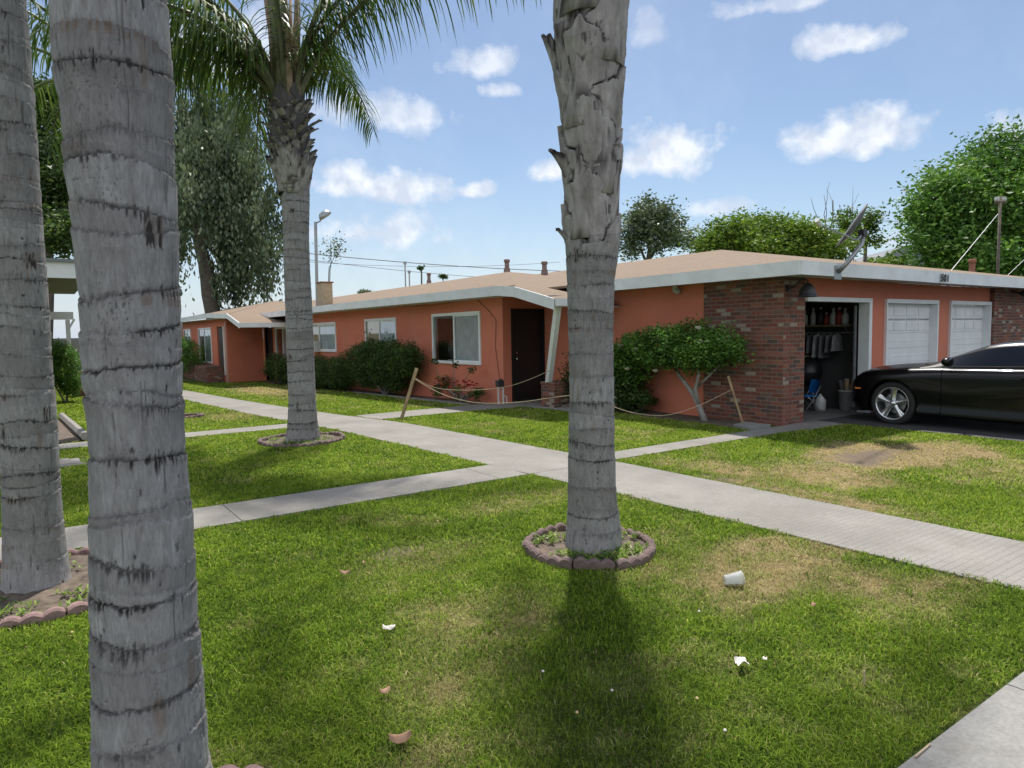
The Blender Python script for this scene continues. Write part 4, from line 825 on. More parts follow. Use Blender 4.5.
fascia([(GE-.04, 10.6, ZE), (GE-.04, GF-.042, ZE)]); fascia([(GE-.045, GF-.041, ZE), (13.4, GF-.041, ZE)]); fascia([(13.402, GF-.043, ZE), (30, GF-.043, ZE)], .205)
fascia([(ME-.04, 30.7, 2.62), (ME-.04, 22, 2.64), (ME-.04, 12.2, 2.60), (ME-.04, 11.55, 2.54), (ME-.04, 10.27, 2.235)]); fascia([(ME-.03, 10.26, 2.235), (9.55, 10.26, 2.235)], .13)
fascia([(LE-.04, 46, 2.70), (LE-.04, 33.7, 2.72), (LE-.04, 30.1, 2.60), (LE-.04, 28.1, 2.17)]); fascia([(LE-.03, 28.11, 2.17), (8.8, 28.11, 2.17)], .17)
soffit([(GE, 6.0, 2.432), (GE, 10.6, 2.432), (9.999, 10.6, 2.432), (9.999, 6.0, 2.432)]); soffit([(9.999, 6.0, 2.433), (30, 6.0, 2.433), (30, 6.55, 2.433), (9.999, 6.55, 2.433)])
soffit([(ME, 12.0, 2.41), (ME, 30.6, 2.43), (8.80, 30.6, 2.43), (8.80, 12.0, 2.41)]); soffit([(ME, 10.3, 2.09), (ME, 12.0, 2.40), (9.99, 12.9, 2.42), (9.99, 10.3, 2.09)])
soffit([(LE, 30.5, 2.45), (LE, 45, 2.5), (7.2, 45, 2.5), (7.2, 30.5, 2.45)]); soffit([(LE, 28.2, 2.0), (LE, 30.5, 2.42), (8.79, 32.6, 2.43), (8.79, 28.2, 2.0)])
b = MB(); b.box(ME, 8.79, 30.55, 30.69, 2.18, 2.42); b.build('eave_end', M['stucco'], bt)
b = MB(); b.tube([(ME-.02, 10.5, 2.30), (9.3, 10.9, 2.36), (9.4, 12.5, 2.62)], .012, 5); b.build('conduit', M['wire'], bt)
# slanting post on planter
b = MB(); a = Vector((8.92, 11.38, .55)); c = Vector((8.42, 10.42, 2.13)); w = .055
for p in (a, c): b.v += [(p.x-w, p.y-w, p.z), (p.x+w, p.y-w, p.z), (p.x+w, p.y+w, p.z), (p.x-w, p.y+w, p.z)]
b.f = [(0, 1, 5, 4), (1, 2, 6, 5), (2, 3, 7, 6), (3, 0, 4, 7), (0, 3, 2, 1), (4, 5, 6, 7)]; b.build('porch_post', M['white'], bt)
# vent stacks on the roof
def vent(x, y, z, r, h, mat, cap=True):
    b = MB(); b.lathe([(r*1.5, -.35), (r*1.25, .02), (r*.9, .08), (r*.9, h*.8)], (x, y, z), 14); v = b.build('vent_pipe', M[mat], bt, smooth=True)
    b = MB(); b.lathe([(r*.9, h*.72), (r*1.2, h*.76), (r*1.2, h*1.0), (r*.9, h*1.04), (0, h*1.04)], (x, y, z), 14); b.build('vent_cap', M[mat], v, smooth=True)
def on_px(px, py, y):   # real point where the sight line crosses the plane y = const
    d = ray(px, py); t = y/d.y; return Vector((0, 0, CAMH))+d*t
p = on_px(507, 269, 21.0); vent(p.x, p.y, p.z-.02, .095, .36, 'ventgrey'); p = on_px(544.5, 270, 16.9); vent(p.x, p.y, p.z-.05, .085, .30, 'ventgrey')
p = on_px(429, 281, 27.0); vent(p.x, p.y, p.z-.02, .08, .36, 'ventgrey'); p = on_px(972, 272, 12.0); vent(p.x, p.y, p.z-.03, .12, .52, 'rust')
for px_, t_, yy in ((405.5, 262, 31.0), (409.5, 271, 31.5)):
    p = on_px(px_, 283, yy); q = on_px(px_, t_, yy); b = MB(); b.tube([(p.x, p.y, p.z-.2), (p.x, p.y, q.z)], .035, 8); b.lathe([(.06, -.12), (.075, -.10), (.075, .02), (0, .03)], (p.x, p.y, q.z), 10); b.build('vent_pipe', M['metal'], bt)
# house number, cable, meter
NUMF = bpy.data.curves.new('number', 'FONT'); NUMF.body = '501'; NUMF.size = .20; NUMF.extrude = .006; NUMF.offset = .004; NUMF.align_x = 'CENTER'; NUMF.space_character = 1.18
to = bpy.data.objects.new('tmp', NUMF); COL.objects.link(to); bpy.context.view_layer.update(); me = bpy.data.meshes.new_from_object(to.evaluated_get(bpy.context.evaluated_depsgraph_get())); bpy.data.objects.remove(to)
me.materials.clear(); me.materials.append(M['num']); pn = bpy.data.objects.new('house_number', me); COL.objects.link(pn); p = on_px(942, 283, 5.945); pn.location = (p.x, 5.943-.05, p.z+.025); pn.rotation_euler = (pi/2, 0, 0)
tag(pn, 'black house number 501 on the white fascia above the garage doors', 'house number')
b = MB(); b.tube([(8.785, 14.0, 2.44), (8.785, 13.4, 2.1), (8.785, 13.15, 1.9), (8.785, 13.2, 1.3), (8.785, 13.1, .8), (8.785, 12.98, .3)], .008, 5); b.tube([(8.785, 14, 2.44), (8.785, 16.2, 2.36), (8.785, 18, 2.42)], .006, 5)
tag(b.build('cable', M['rust']), 'thin red brown cable running down the salmon wall right of the largest window', 'cable')
b = MB(); b.box(9.90, 9.999, 11.45, 11.75, 1.05, 1.42); mo = b.build('meter_box', M['ofw'], bevel=.01); tag(mo, 'small pale meter box on the salmon wall beside the slanting post', 'meter box')
b = MB(); b.lathe([(.07, 0), (.07, .05), (.05, .06), (0, .06)], n=16, axis='x'); b.xf(Matrix.Translation((9.90, 11.6, 1.28)) @ Matrix.Scale(-1, 4, (1, 0, 0))); b.build('dial', M['metal'], mo)
p = on_px(499, 401, 12.75); b = MB()
b.tube([(8.55, 12.75, 0), (8.55, 12.75, .42)], .022, 8); b.tube([(8.66, 12.72, 0), (8.66, 12.72, .36)], .022, 8); b.tube([(8.55, 12.75, .40), (8.66, 12.72, .36)], .02, 8); b.tube([(8.66, 12.72, .2), (8.74, 12.70, .16), (8.74, 12.7, .02)], .016, 8)
ho = b.build('standpipe', M['ofw']); tag(ho, 'white garden standpipe with black valve at the wall corner near the dark door', 'pipe')
b = MB(); b.box(8.50, 8.66, 12.67, 12.80, .40, .54); b.lathe([(.05, .54), (.05, .57), (0, .58)], (8.60, 12.73, 0), 10); b.build('valve', M['dkmetal'], ho, bevel=.01)
# barn lamp
lt = thing('wall_lamp', (10.05, 6.5, 2.2), 'black barn style wall lamp hanging at the brick corner beside the open garage', 'lamp')
b = MB(); b.lathe([(.05, 0), (.05, -.03), (0, -.04)], (10.06, 6.55, 2.24), 14, 'y'); b.build('mounting_plate', M['black'], lt)
b = MB(); b.tube([(10.06, 6.53, 2.24), (10.04, 6.42, 2.26), (10.03, 6.30, 2.36), (10.02, 6.22, 2.375), (10.02, 6.17, 2.34), (10.02, 6.17, 2.29)], .013, 8); b.build('arm', M['black'], lt, smooth=True)
b = MB(); b.lathe([(r_*.80, z_*.8) for r_, z_ in [(.03, .27), (.06, .255), (.10, .21), (.135, .15), (.155, .08), (.165, .03), (.205, 0), (.20, -.004), (.155, .025), (.12, .14), (.08, .19), (.03, .21)]], (10.02, 6.17, 2.09), 28); b.build('lamp_shade', M['black'], lt, smooth=True)
ft = thing('floodlight', (9.9, 8.6, 2.4), 'small pale twin floodlight under the eave beside the brick panel', 'lamp')
p = Vector((9.88, 8.75, 2.32)); b = MB(); b.lathe([(.05, .05), (.05, 0), (0, 0)], (p.x, p.y, p.z+.05), 12); b.build('base', M['ofw'], ft)
for s_ in (-1, 1):
    b = MB(); b.lathe([(.02, 0), (.035, .03), (.055, .10), (.06, .13), (0, .12)], n=14); b.xf(Matrix.Translation(p+Vector((-.02, s_*.05, .04))) @ Matrix.Rotation(radians(110), 4, 'Y') @ Matrix.Rotation(s_*.5, 4, 'X')); b.build('lamp_head', M['ofw'], ft, smooth=True)
f4 = thing('floodlight', (18.9, 6.4, 2.35), 'small dark floodlight under the eave at the right edge of the photo, on brick', 'lamp'); p = on_px(1019, 293, 6.3)
b = MB(); b.lathe([(.02, 0), (.04, .03), (.075, .10), (.08, .15), (0, .14)], n=14); b.xf(Matrix.Translation(p) @ Matrix.Rotation(radians(100), 4, 'X')); b.build('lamp_head', M['dkmetal'], f4, smooth=True); b = MB(); b.tube([(p.x, p.y, p.z), (p.x, 6.44, p.z+.05)], .02, 8); b.build('arm', M['dkmetal'], f4)
# satellite dish on the fascia
dt = thing('satellite_dish', (10.5, 5.93, 2.5), 'grey satellite dish on a bent mast fixed to the white fascia above the open garage', 'satellite dish')
Yd = 5.92
P0 = on_px(838, 272, Yd); P1 = on_px(848, 262, 5.75); P2 = on_px(862, 244, 5.7); P3 = on_px(863.5, 233, 5.72)
b = MB(); b.box(P0.x-.10, P0.x+.10, 5.915, 5.952, P0.z-.12, P0.z+.10); b.build('bracket', M['metal'], dt, bevel=.005)
b = MB(); b.tube([(P0.x, 5.915, P0.z), P1, P2, P3], .034, 10); b.build('mast', M['metal'], dt, smooth=True)
dc = on_px(855.5, 227, 5.72); nd = (-_r*.80 + _u*.56 + _f*.24).normalized()
b = MB(); rs = np.linspace(0, .37, 8); b.lathe([(r_, .5*r_*r_) for r_ in rs] + [(.37, .5*.137-.012)] + [(r_, .5*r_*r_-.02) for r_ in rs[::-1]], n=32)
q = nd.to_track_quat('Z', 'Y').to_matrix().to_4x4(); b.xf(Matrix.Translation(dc) @ q @ Matrix.Scale(.9, 4, (1, 0, 0))); b.build('reflector', M['dishgrey'], dt, smooth=True)
lnb = on_px(818, 224, 5.4); low = dc - Vector((0, 0, .30)); b = MB(); b.tube([P3, low+Vector((.05, 0, .1)), lnb], [.025, .014, .010], 8); b.build('feed_arm', M['metal'], dt)
b = MB(); b.tube([lnb+Vector((-.03, 0, .05)), lnb+Vector((.06, 0, -.02))], [.035, .025], 12); b.build('feed_horn', M['ofw'], dt); b = MB(); b.box(P3.x-.08, P3.x+.03, P3.y-.05, P3.y+.05, P3.z-.06, P3.z+.05); b.build('pivot', M['dkmetal'], dt, bevel=.01)
# roof box with area light pole
bx = on_px(320, 304.5, 24.0); t = thing('roof_box', (bx.x, bx.y, bx.z), 'tan upright box standing at the roof edge behind the crowned palm', 'box')
b = MB(); b.box(bx.x-.05, bx.x+.35, bx.y-.36, bx.y+.10, bx.z-.04, bx.z+.75); b.build('case', M['paleWood'], t, bevel=.01); b = MB(); b.box(bx.x-.09, bx.x+.39, bx.y-.40, bx.y+.14, bx.z+.75, bx.z+.79); b.build('lid', M['rust'], t)
L0 = on_px(316.5, 284, 24.6); L1 = on_px(315.5, 222, 24.6); L2 = on_px(325, 215.5, 24.0); t = thing('area_light', (L0.x, L0.y, L0.z), 'slim grey light pole with a hooded lamp rising above the roof beside the crowned palm', 'street light')
b = MB(); b.tube([(L0.x, L0.y, L0.z-.8), L1], .055, 10); b.build('pole', M['metal'], t); b = MB(); b.tube([L1-Vector((0, 0, .05)), (L1+L2)/2-Vector((0, 0, .08)), L2-Vector((.08, 0, 0))], .025, 8); b.build('arm', M['metal'], t)
b = MB(); b.lathe([(.05, .16), (.12, .14), (.17, .05), (.19, -.04), (.12, -.07), (0, -.07)], n=16); b.xf(Matrix.Translation(L2) @ Matrix.Rotation(radians(-35), 4, 'Y') @ Matrix.Scale(1.35, 4, (1, 0, 0))); b.build('lamp_head', M['metal'], t, smooth=True)

# ------------------------------------------------------------------ inside the open garage
def bottle(loc, h, r, mat, label, cap='ofw'):
    b = MB(); b.lathe([(0, 0), (r, .005), (r, h*.55), (r*.75, h*.68), (r*.35, h*.78), (r*.35, h*.9), (0, h*.9)], loc, 12); o = b.build('bottle', M[mat], smooth=True); tag(o, label, 'bottle', 'bottles on the garage shelf')
    b = MB(); b.lathe([(r*.42, h*.88), (r*.42, h), (0, h)], loc, 10); b.build('cap', M[cap], o)
t = thing('shelf', (12.9, 7.6, 1.6), 'long dark wall shelf holding bottles inside the open garage', 'shelf')
b = MB(); b.box(12.72, 13.09, 6.95, 9.4, 1.62, 1.65); b.build('board', M['wood'], t)
for yy in (7.1, 8.2, 9.3): b = MB(); b.tube([(13.09, yy, 1.4), (12.78, yy, 1.61)], .012, 6); b.build('bracket', M['metal'], t)
g = random.Random(5)
for k, (yy, mt, nm) in enumerate([(7.12, 'ofw', 'pale'), (7.24, 'red', 'dark red'), (7.36, 'ofw', 'pale'), (7.5, 'red', 'dark red'), (7.62, 'dkmetal', 'black'), (7.78, 'plastic', 'white'), (7.95, 'plastic', 'white'), (8.1, 'blue', 'blue')]):
    bottle((12.84, yy, 1.652), g.uniform(.24, .36), g.uniform(.05, .07), mt, f'{nm} bottle on the garage shelf, {["first","second","third","fourth","fifth","sixth","seventh","eighth"][k]} from its right end')
b = MB(); b.tube([(12.8, 6.9, 1.50), (12.8, 8.7, 1.50)], .012, 8); o = b.build('hanging_rail', M['metal']); tag(o, 'thin metal rail of hung clothes below the garage shelf', 'rail')
for k in range(9):
    y = 7.25+k*.13; b = MB(); n = 10; hh = g.uniform(.34, .5)
    for i in range(n+1):
        a = i/n*2*pi
        for (z, w, d_) in ((1.49, .02, .015), (1.44, .17, .03), (1.3, .19, .035), (1.49-hh, .20+g.uniform(0, .03), .045)): b.v.append((12.8+w*cos(a), y+d_*sin(a), z))
    b.f = [(i*4+j, i*4+j+1, i*4+j+5, i*4+j+4) for i in range(n) for j in range(3)]
    tag(b.build('hanging_shirt', M['hung' if k in (0, 3, 6) else 'cloth']), 'pale garment hanging in a row on the rail in the dark open garage', 'garment', 'clothes hung in the garage')
# folding chair
ct = thing('folding_chair', (11.95, 7.35, 0), 'bright blue plastic chair with thin metal legs in the open garage', 'chair'); T = Matrix.Translation((11.95, 7.32, .02)) @ Matrix.Rotation(radians(-25), 4, 'Z') @ Matrix.Scale(.70, 4)
def cpart(b, nm, mt, sm=True, parent=ct): b.xf(T); return b.build(nm, M[mt], parent, smooth=sm)
b = MB(); n = 10
for th_ in (0, .014):
    for i in range(n+1):
        for j in range(n+1): u = i/n*2-1; v = j/n; b.v.append((-.02+.07*v-.04*u*u+th_ + .20, u*.20*(1-.15*v**3), .50+.36*v))
NN = (n+1)**2
for i in range(n):
    for j in range(n): a = i*(n+1)+j; b.f += [(a, a+1, a+n+2, a+n+1), (NN+a, NN+a+n+1, NN+a+n+2, NN+a+1)]
cpart(b, 'backrest', 'blue'); b = MB(); b.box(-.20, .20, -.19, .19, .425, .45); cpart(b, 'seat', 'blue', False)
for s_ in (-1, 1):
    b = MB(); b.tube([(-.24, s_*.2, 0), (.0, s_*.2, .30), (.24, s_*.19, .70)], .011, 7); cpart(b, 'leg', 'metal'); b = MB(); b.tube([(.26, s_*.17, 0), (.02, s_*.17, .30), (-.14, s_*.17, .44)], .011, 7); cpart(b, 'leg', 'metal')
# bucket of stuff, jug, grill, boxes
bk = thing('bucket', (12.7, 6.95, 0), 'white plastic bucket heaped with tools just inside the garage, in front of the car nose', 'bucket'); c = (12.75, 7.0, .02)
b = MB(); b.lathe([(0, 0), (.13, 0), (.155, .36), (.165, .36), (.165, .38), (.145, .38), (.14, .05), (0, .05)], c, 24); b.build('pail', M['plastic'], bk, smooth=True); b = MB(); b.tube([(c[0]+.16*cos(a), c[1]-.02, c[2]+.34-.10*sin(a)) for a in np.linspace(0, pi, 9)], .005, 6); b.build('handle', M['metal'], bk)
for k in range(7): a = k*.9; b = MB(); b.tube([(c[0]+.07*cos(a), c[1]+.07*sin(a), .25), (c[0]+.16*cos(a), c[1]+.15*sin(a), .50+.03*k)], [.03, .045], 7); tag(b.build('garden_tool', M[['paleWood', 'wood', 'dkmetal', 'cloth'][k % 4]]), 'handle of one of the tools sticking out of the white bucket', 'tool', 'tools in the bucket')
b = MB(); b.lathe([(0, 0), (.09, 0), (.10, .05), (.10, .20), (.05, .27), (.025, .29), (.025, .32), (0, .32)], (12.25, 7.25, .02), 16); o = b.build('jug', M['plastic'], smooth=True); tag(o, 'cloudy white plastic jug on the floor left of the bucket', 'jug'); b = MB(); b.tube([(12.33, 7.25, .14), (12.38, 7.25, .2), (12.31, 7.25, .27)], .01, 6); b.build('handle', M['plastic'], o)
gt = thing('barbecue', (12.6, 7.75, 0), 'black kettle barbecue standing in the dark of the open garage', 'barbecue')
b = MB(); b.lathe([(0, .45), (.15, .48), (.26, .60), (.29, .72), (.29, .74), (.25, .90), (.12, .99), (0, 1.0)], (12.6, 7.75, 0), 24); b.build('kettle', M['black'], gt, smooth=True)
for k in range(3): a = k*2.09; b = MB(); b.tube([(12.6+.2*cos(a), 7.75+.2*sin(a), .5), (12.6+.3*cos(a), 7.75+.3*sin(a), .02)], .012, 6); b.build('leg', M['metal'], gt)
b = MB(); b.tube([(12.5, 7.75, 1.02), (12.6, 7.75, 1.05), (12.7, 7.75, 1.02)], .012, 6); b.build('handle', M['wood'], gt)
b = MB(); b.tube([(12.0, 8.3, .02), (12.9, 7.6, 1.2)], .014, 7); b.box(11.9, 12.1, 8.28, 8.33, .02, .12); tag(b.build('broom', M['paleWood']), 'long handled broom leaning inside the open garage', 'broom')
for k in range(10):
    x = g.uniform(12.3, 12.9); y = g.uniform(8.0, 9.4); s_ = g.uniform(.1, .2); z0 = .02 + (.0 if k < 6 else .5); b = MB(); b.box(x-s_, x+s_, y-s_, y+s_, z0, z0+s_*1.8)
    o = b.build('storage_box', M[['cloth', 'paleWood', 'dkmetal', 'red', 'ofw'][k % 5]], bevel=.01); tag(o, 'storage box among the clutter at the back of the dark open garage', 'box', 'boxes in the garage'); b = MB(); b.box(x-s_-.008, x+s_+.008, y-s_-.008, y+s_+.008, z0+s_*1.8, z0+s_*1.8+.02); b.build('lid', M['ofw'], o)

# ------------------------------------------------------------------ black coupe, nose to the garages (local x forward, y left, z up)
CT = thing('parked_car', (12.2, 4.0, 0), 'black two door coupe with five spoke silver wheels parked nose first at the garages', 'car')
WB = 2.85; xf_ = .0      # local origin at the front axle; x grows to the nose
CM = Matrix.Translation((12.30, 5.50, 0)) @ Matrix.Rotation(pi/2, 4, 'Z')
def lerp_tab(tab, x):
    return [float(np.interp(x, [t[0] for t in tab], [t[k] for t in tab])) for k in range(1, len(tab[0]))]
#        x      half-width(belt) half-width(sill) belt/hood-edge z, centre top z, bottom z
BODY = [(-3.90, .60, .60, .86, .98, .42), (-3.86, .78, .74, .90, 1.03, .34), (-3.70, .87, .83, .94, 1.06, .26), (-3.3, .93, .90, .985, 1.06, .20), (-2.85, .957, .94, 1.00, 1.05, .17), (-2.3, .950, .93, .985, 1.02, .16),
        (-1.6, .925, .915, .955, .98, .155), (-.9, .930, .925, .945, .97, .155), (-.55, .945, .935, .94, .985, .155), (-.2, .957, .945, .925, .985, .16), (.2, .955, .94, .895, .965, .17), (.44, .935, .91, .855, .93, .18), (.62, .885, .86, .80, .875, .20), (.74, .78, .77, .72, .80, .24), (.80, .60, .62, .60, .70, .30)]
def smooth_tab(tab, xs):
    out_ = []
    for x in xs:
        v = np.zeros(len(tab[0])-1); 
        for d, w in ((-.1, .25), (0, .5), (.1, .25)): v += w*np.array(lerp_tab(tab, x+d))
        out_.append(v)
    return out_
xsb = np.linspace(-3.90, .80, 74); TB = smooth_tab(BODY, xsb); b = MB(); rows = []
for x, (wb, ws, zb, zc, z0) in zip(xsb, TB):
    hip = math.exp(-((x+2.85)/.55)**2)*.018 + math.exp(-(x/.5)**2)*.018; cre = .014
    prof = [(0, z0), (ws*.80, z0), (ws*.94, z0+.02), (ws, z0+.07), (ws+.003, z0+.12), (ws-.012, z0+.17), (ws-.006, z0+.26), (ws+.006, (z0+zb)/2-.02), (wb+.004, zb-.33), (wb+hip*.6, zb-.24), (wb+hip+cre*.3, zb-.15), (wb+hip, zb-.075), (wb-.012, zb-.035), (wb-.045, zb-.008), (wb-.10, zb+.008), (wb*.80, zb+(zc-zb)*.45), (wb*.58, zb+(zc-zb)*.75), (wb*.52, zb+(zc-zb)*.95), (wb*.25, zc), (0, zc+.002)]
    rows.append([(x, y, z) for y, z in prof])
m_ = len(rows[0])
for s_ in (1, -1):
    st = len(b.v)
    for r_ in rows: b.v += [(p[0], p[1]*s_, p[2]) for p in r_]
    for i in range(len(rows)-1):
        for j in range(m_-1): q = (st+i*m_+j, st+i*m_+j+1, st+(i+1)*m_+j+1, st+(i+1)*m_+j); b.f.append(q if s_ == 1 else q[::-1])
    for e in (0, len(rows)-1): q = tuple(st+e*m_+j for j in range(m_)); b.f.append(q if (s_ == 1) == (e != 0) else q[::-1])
body = b.build('body', M['paint'], CT); body.matrix_parent_inverse = Matrix.Identity(4)
def carfix(o): o.matrix_parent_inverse = Matrix.Translation(CT.location).inverted() @ CM; return o
carfix(body)
bm = bmesh.new(); bm.from_mesh(body.data); bmesh.ops.remove_doubles(bm, verts=bm.verts, dist=.0008); bmesh.ops.recalc_face_normals(bm, faces=bm.faces); bm.to_mesh(body.data); bm.free()
cuts = []
def cutter(b):
    o = b.build('cut', M['trim']); bm = bmesh.new(); bm.from_mesh(o.data); bmesh.ops.recalc_face_normals(bm, faces=bm.faces); bm.to_mesh(o.data); bm.free(); cuts.append(o); return o
for xw in (0, -WB):
    for s_ in (-1, 1):
        b = MB(); st = 40; r_ = .395
        for yy in (s_*.62, s_*1.2): b.v += [(xw+r_*cos(2*pi*k/st), yy, .355+r_*sin(2*pi*k/st)) for k in range(st)]
        b.f = [tuple(range(st)), tuple(range(st, 2*st))[::-1]] + [(k, (k+1) % st, st+(k+1) % st, st+k) for k in range(st)]; cutter(b)
for s_ in (-1, 1):      # door and fender seams
    b = MB(); b.box(-.735, -.728, s_*.935 if s_ > 0 else -1.0, 1.0 if s_ > 0 else -.935, .25, .97); cutter(b) if False else None
for xx in (-.73, -2.02):
    for s_ in (-1, 1):
        b = MB(); b.box(xx-.004, xx+.004, min(s_*.90, s_*1.1), max(s_*.90, s_*1.1), .27, .99); cutter(b)
body.data.polygons.foreach_set('use_smooth', [True]*len(body.data.polygons))
for c_ in cuts:
    c_.matrix_world = CM; md = body.modifiers.new('b', 'BOOLEAN'); md.operation = 'DIFFERENCE'; md.object = c_; md.solver = 'EXACT'
bpy.context.view_layer.update(); dg = bpy.context.evaluated_depsgraph_get(); nm = bpy.data.meshes.new_from_object(body.evaluated_get(dg)); body.modifiers.clear(); body.data = nm
for c_ in cuts: bpy.data.objects.remove(c_)
try:
    body.data.materials.clear(); body.data.materials.append(M['paint']); body.data.set_sharp_from_angle(angle=radians(38))
except Exception as e: print(e)
def cb(b, nm, mt, parent=None, smooth=False, bevel=0):
    o = b.build(nm, M[mt], None, smooth, bevel); o.parent = parent or CT
    if parent is None: carfix(o)
    return o
b = MB()
for xw in (0, -WB):
    for s_ in (-1, 1): b.box(xw-.42, xw+.42, min(s_*.60, s_*.64), max(s_*.60, s_*.64), .16, .78)
b.box(-3.6, .6, -.6, .6, .20, .30); cb(b, 'underbody', 'trim')
# greenhouse: roof and glass band
RO = [(-.50, .97), (-.62, .985)]
GH = [(-3.35, 1.045, .60), (-2.9, 1.17, .56), (-2.45, 1.295, .55), (-2.0, 1.355, .56), (-1.6, 1.365, .57), (-1.25, 1.325, .575), (-.9, 1.20, .60), (-.62, 1.07, .66), (-.38, .975, .72)]
xg = np.linspace(-3.35, -.38, 40); b = MB(); bg_ = MB()
def gh(x): z, w = lerp_tab(GH, x); return z, w
rw = []
for x in xg:
    v = np.zeros(2)
    for d, w_ in ((-.12, .25), (0, .5), (.12, .25)): v += w_*np.array(gh(x+d))
    z, w = v; base = float(np.interp(x, [t[0] for t in BODY], [t[3] for t in BODY])); wb = float(np.interp(x, [t[0] for t in BODY], [t[1] for t in BODY]))
    h = max(z-base, .02); rw.append([(x, wb-.07, base-.02), (x, wb-.085, base+.01), (x, wb-.085-(wb-.085-w)*.45, base+h*.45), (x, w+.035, base+h*.80), (x, w, base+h*.90), (x, w*.8, base+h*.975), (x, w*.4, base+h*1.0), (x, 0, base+h*1.005)])
k_ = len(rw[0]); roof = MB(); glassm = {}; scr = MB(); rscr = MB()
for s_ in (1, -1):
    for i in range(len(rw)-1):
        for j in range(k_-1):
            q = [(p[0], p[1]*s_, p[2]) for p in (rw[i][j], rw[i][j+1], rw[i+1][j+1], rw[i+1][j])]
            if s_ < 0: q = q[::-1]
            xm = (rw[i][0][0]+rw[i+1][0][0])/2
            if 1 <= j <= 2:
                (glassm.setdefault((s_, xm > -2.05), MB()) if (-2.62 < xm < -.78) and not (-2.12 < xm < -1.98) else roof).quad(q)
            elif j >= 4 and xm > -1.22: scr.quad(q)
            elif j >= 4 and xm < -2.5: rscr.quad(q)
            else: roof.quad(q)
for mb_, nm_, mt_ in [(roof, 'roof', 'paint'), (scr, 'windscreen', 'carglass'), (rscr, 'rear_window', 'carglass')] + [(q_, 'side_window', 'carglass') for q_ in glassm.values()]:
    o = cb(mb_, nm_, mt_, smooth=True); bm = bmesh.new(); bm.from_mesh(o.data); bmesh.ops.remove_doubles(bm, verts=bm.verts, dist=.0005); bmesh.ops.recalc_face_normals(bm, faces=bm.faces); bm.to_mesh(o.data); bm.free()
for s_ in (1, -1):
    b = MB(); b.tube([(-.72, s_*.87, .972), (-1.4, s_*.853, .985), (-2.2, s_*.868, 1.01), (-2.65, s_*.88, 1.03)], .011, 6); cb(b, 'window_trim', 'trim')
    b = MB(); b.tube([(-.80, s_*.88, 1.0), (-.82, s_*.98, 1.03)], .022, 8); mi = cb(b, 'mirror', 'paint', smooth=True)
    b = MB(); b.lathe([(0, -.06), (.06, -.055), (.085, -.02), (.09, .03), (.08, .05), (0, .05)], n=18, axis='x'); b.xf(Matrix.Translation((-.84, s_*1.02, 1.055)) @ Matrix.Scale(-1, 4, (1, 0, 0)) @ Matrix.Scale(1.25, 4, (0, 1, 0)) @ Matrix.Scale(.78, 4, (0, 0, 1))); cb(b, 'mirror_housing', 'paint', mi, True)
    b = MB(); b.tube([(-1.78, s_*.945, .83), (-1.80, s_*.962, .84), (-1.92, s_*.962, .845), (-1.94, s_*.945, .84)], .012, 7); cb(b, 'door_handle', 'paint', smooth=True)
    b = MB(); b.box(.52, .62, min(s_*.875, s_*.915), max(s_*.875, s_*.915), .56, .585); cb(b, 'marker_light', 'amber', bevel=.004)
    b = MB(); b.lathe([(0, .0), (.07, 0), (.085, -.03), (.085, -.06)], n=20, axis='x'); b.xf(Matrix.Translation((.765, s_*.60, .64))); cb(b, 'headlight', 'chrome', smooth=True)
    b = MB(); b.box(-3.905, -3.86, min(s_*.35, s_*.70), max(s_*.35, s_*.70), .78, .90); cb(b, 'tail_light', 'red', bevel=.01)
b = MB(); b.box(.75, .82, -.50, .50, .50, .62); cb(b, 'grille', 'trim', bevel=.01); b = MB(); b.box(.58, .79, -.72, .72, .17, .215); cb(b, 'splitter', 'trim', bevel=.01)
b = MB(); b.box(-.42, -.30, -.5, .5, .985, 1.0); cb(b, 'wiper_cowl', 'trim', bevel=.005); b = MB(); b.box(-3.80, -3.62, -.62, .62, 1.10, 1.13); cb(b, 'spoiler', 'paint', bevel=.01)
b = MB(); b.box(-3.915, -3.88, -.17, .17, .58, .70); cb(b, 'number_plate', 'ofw')
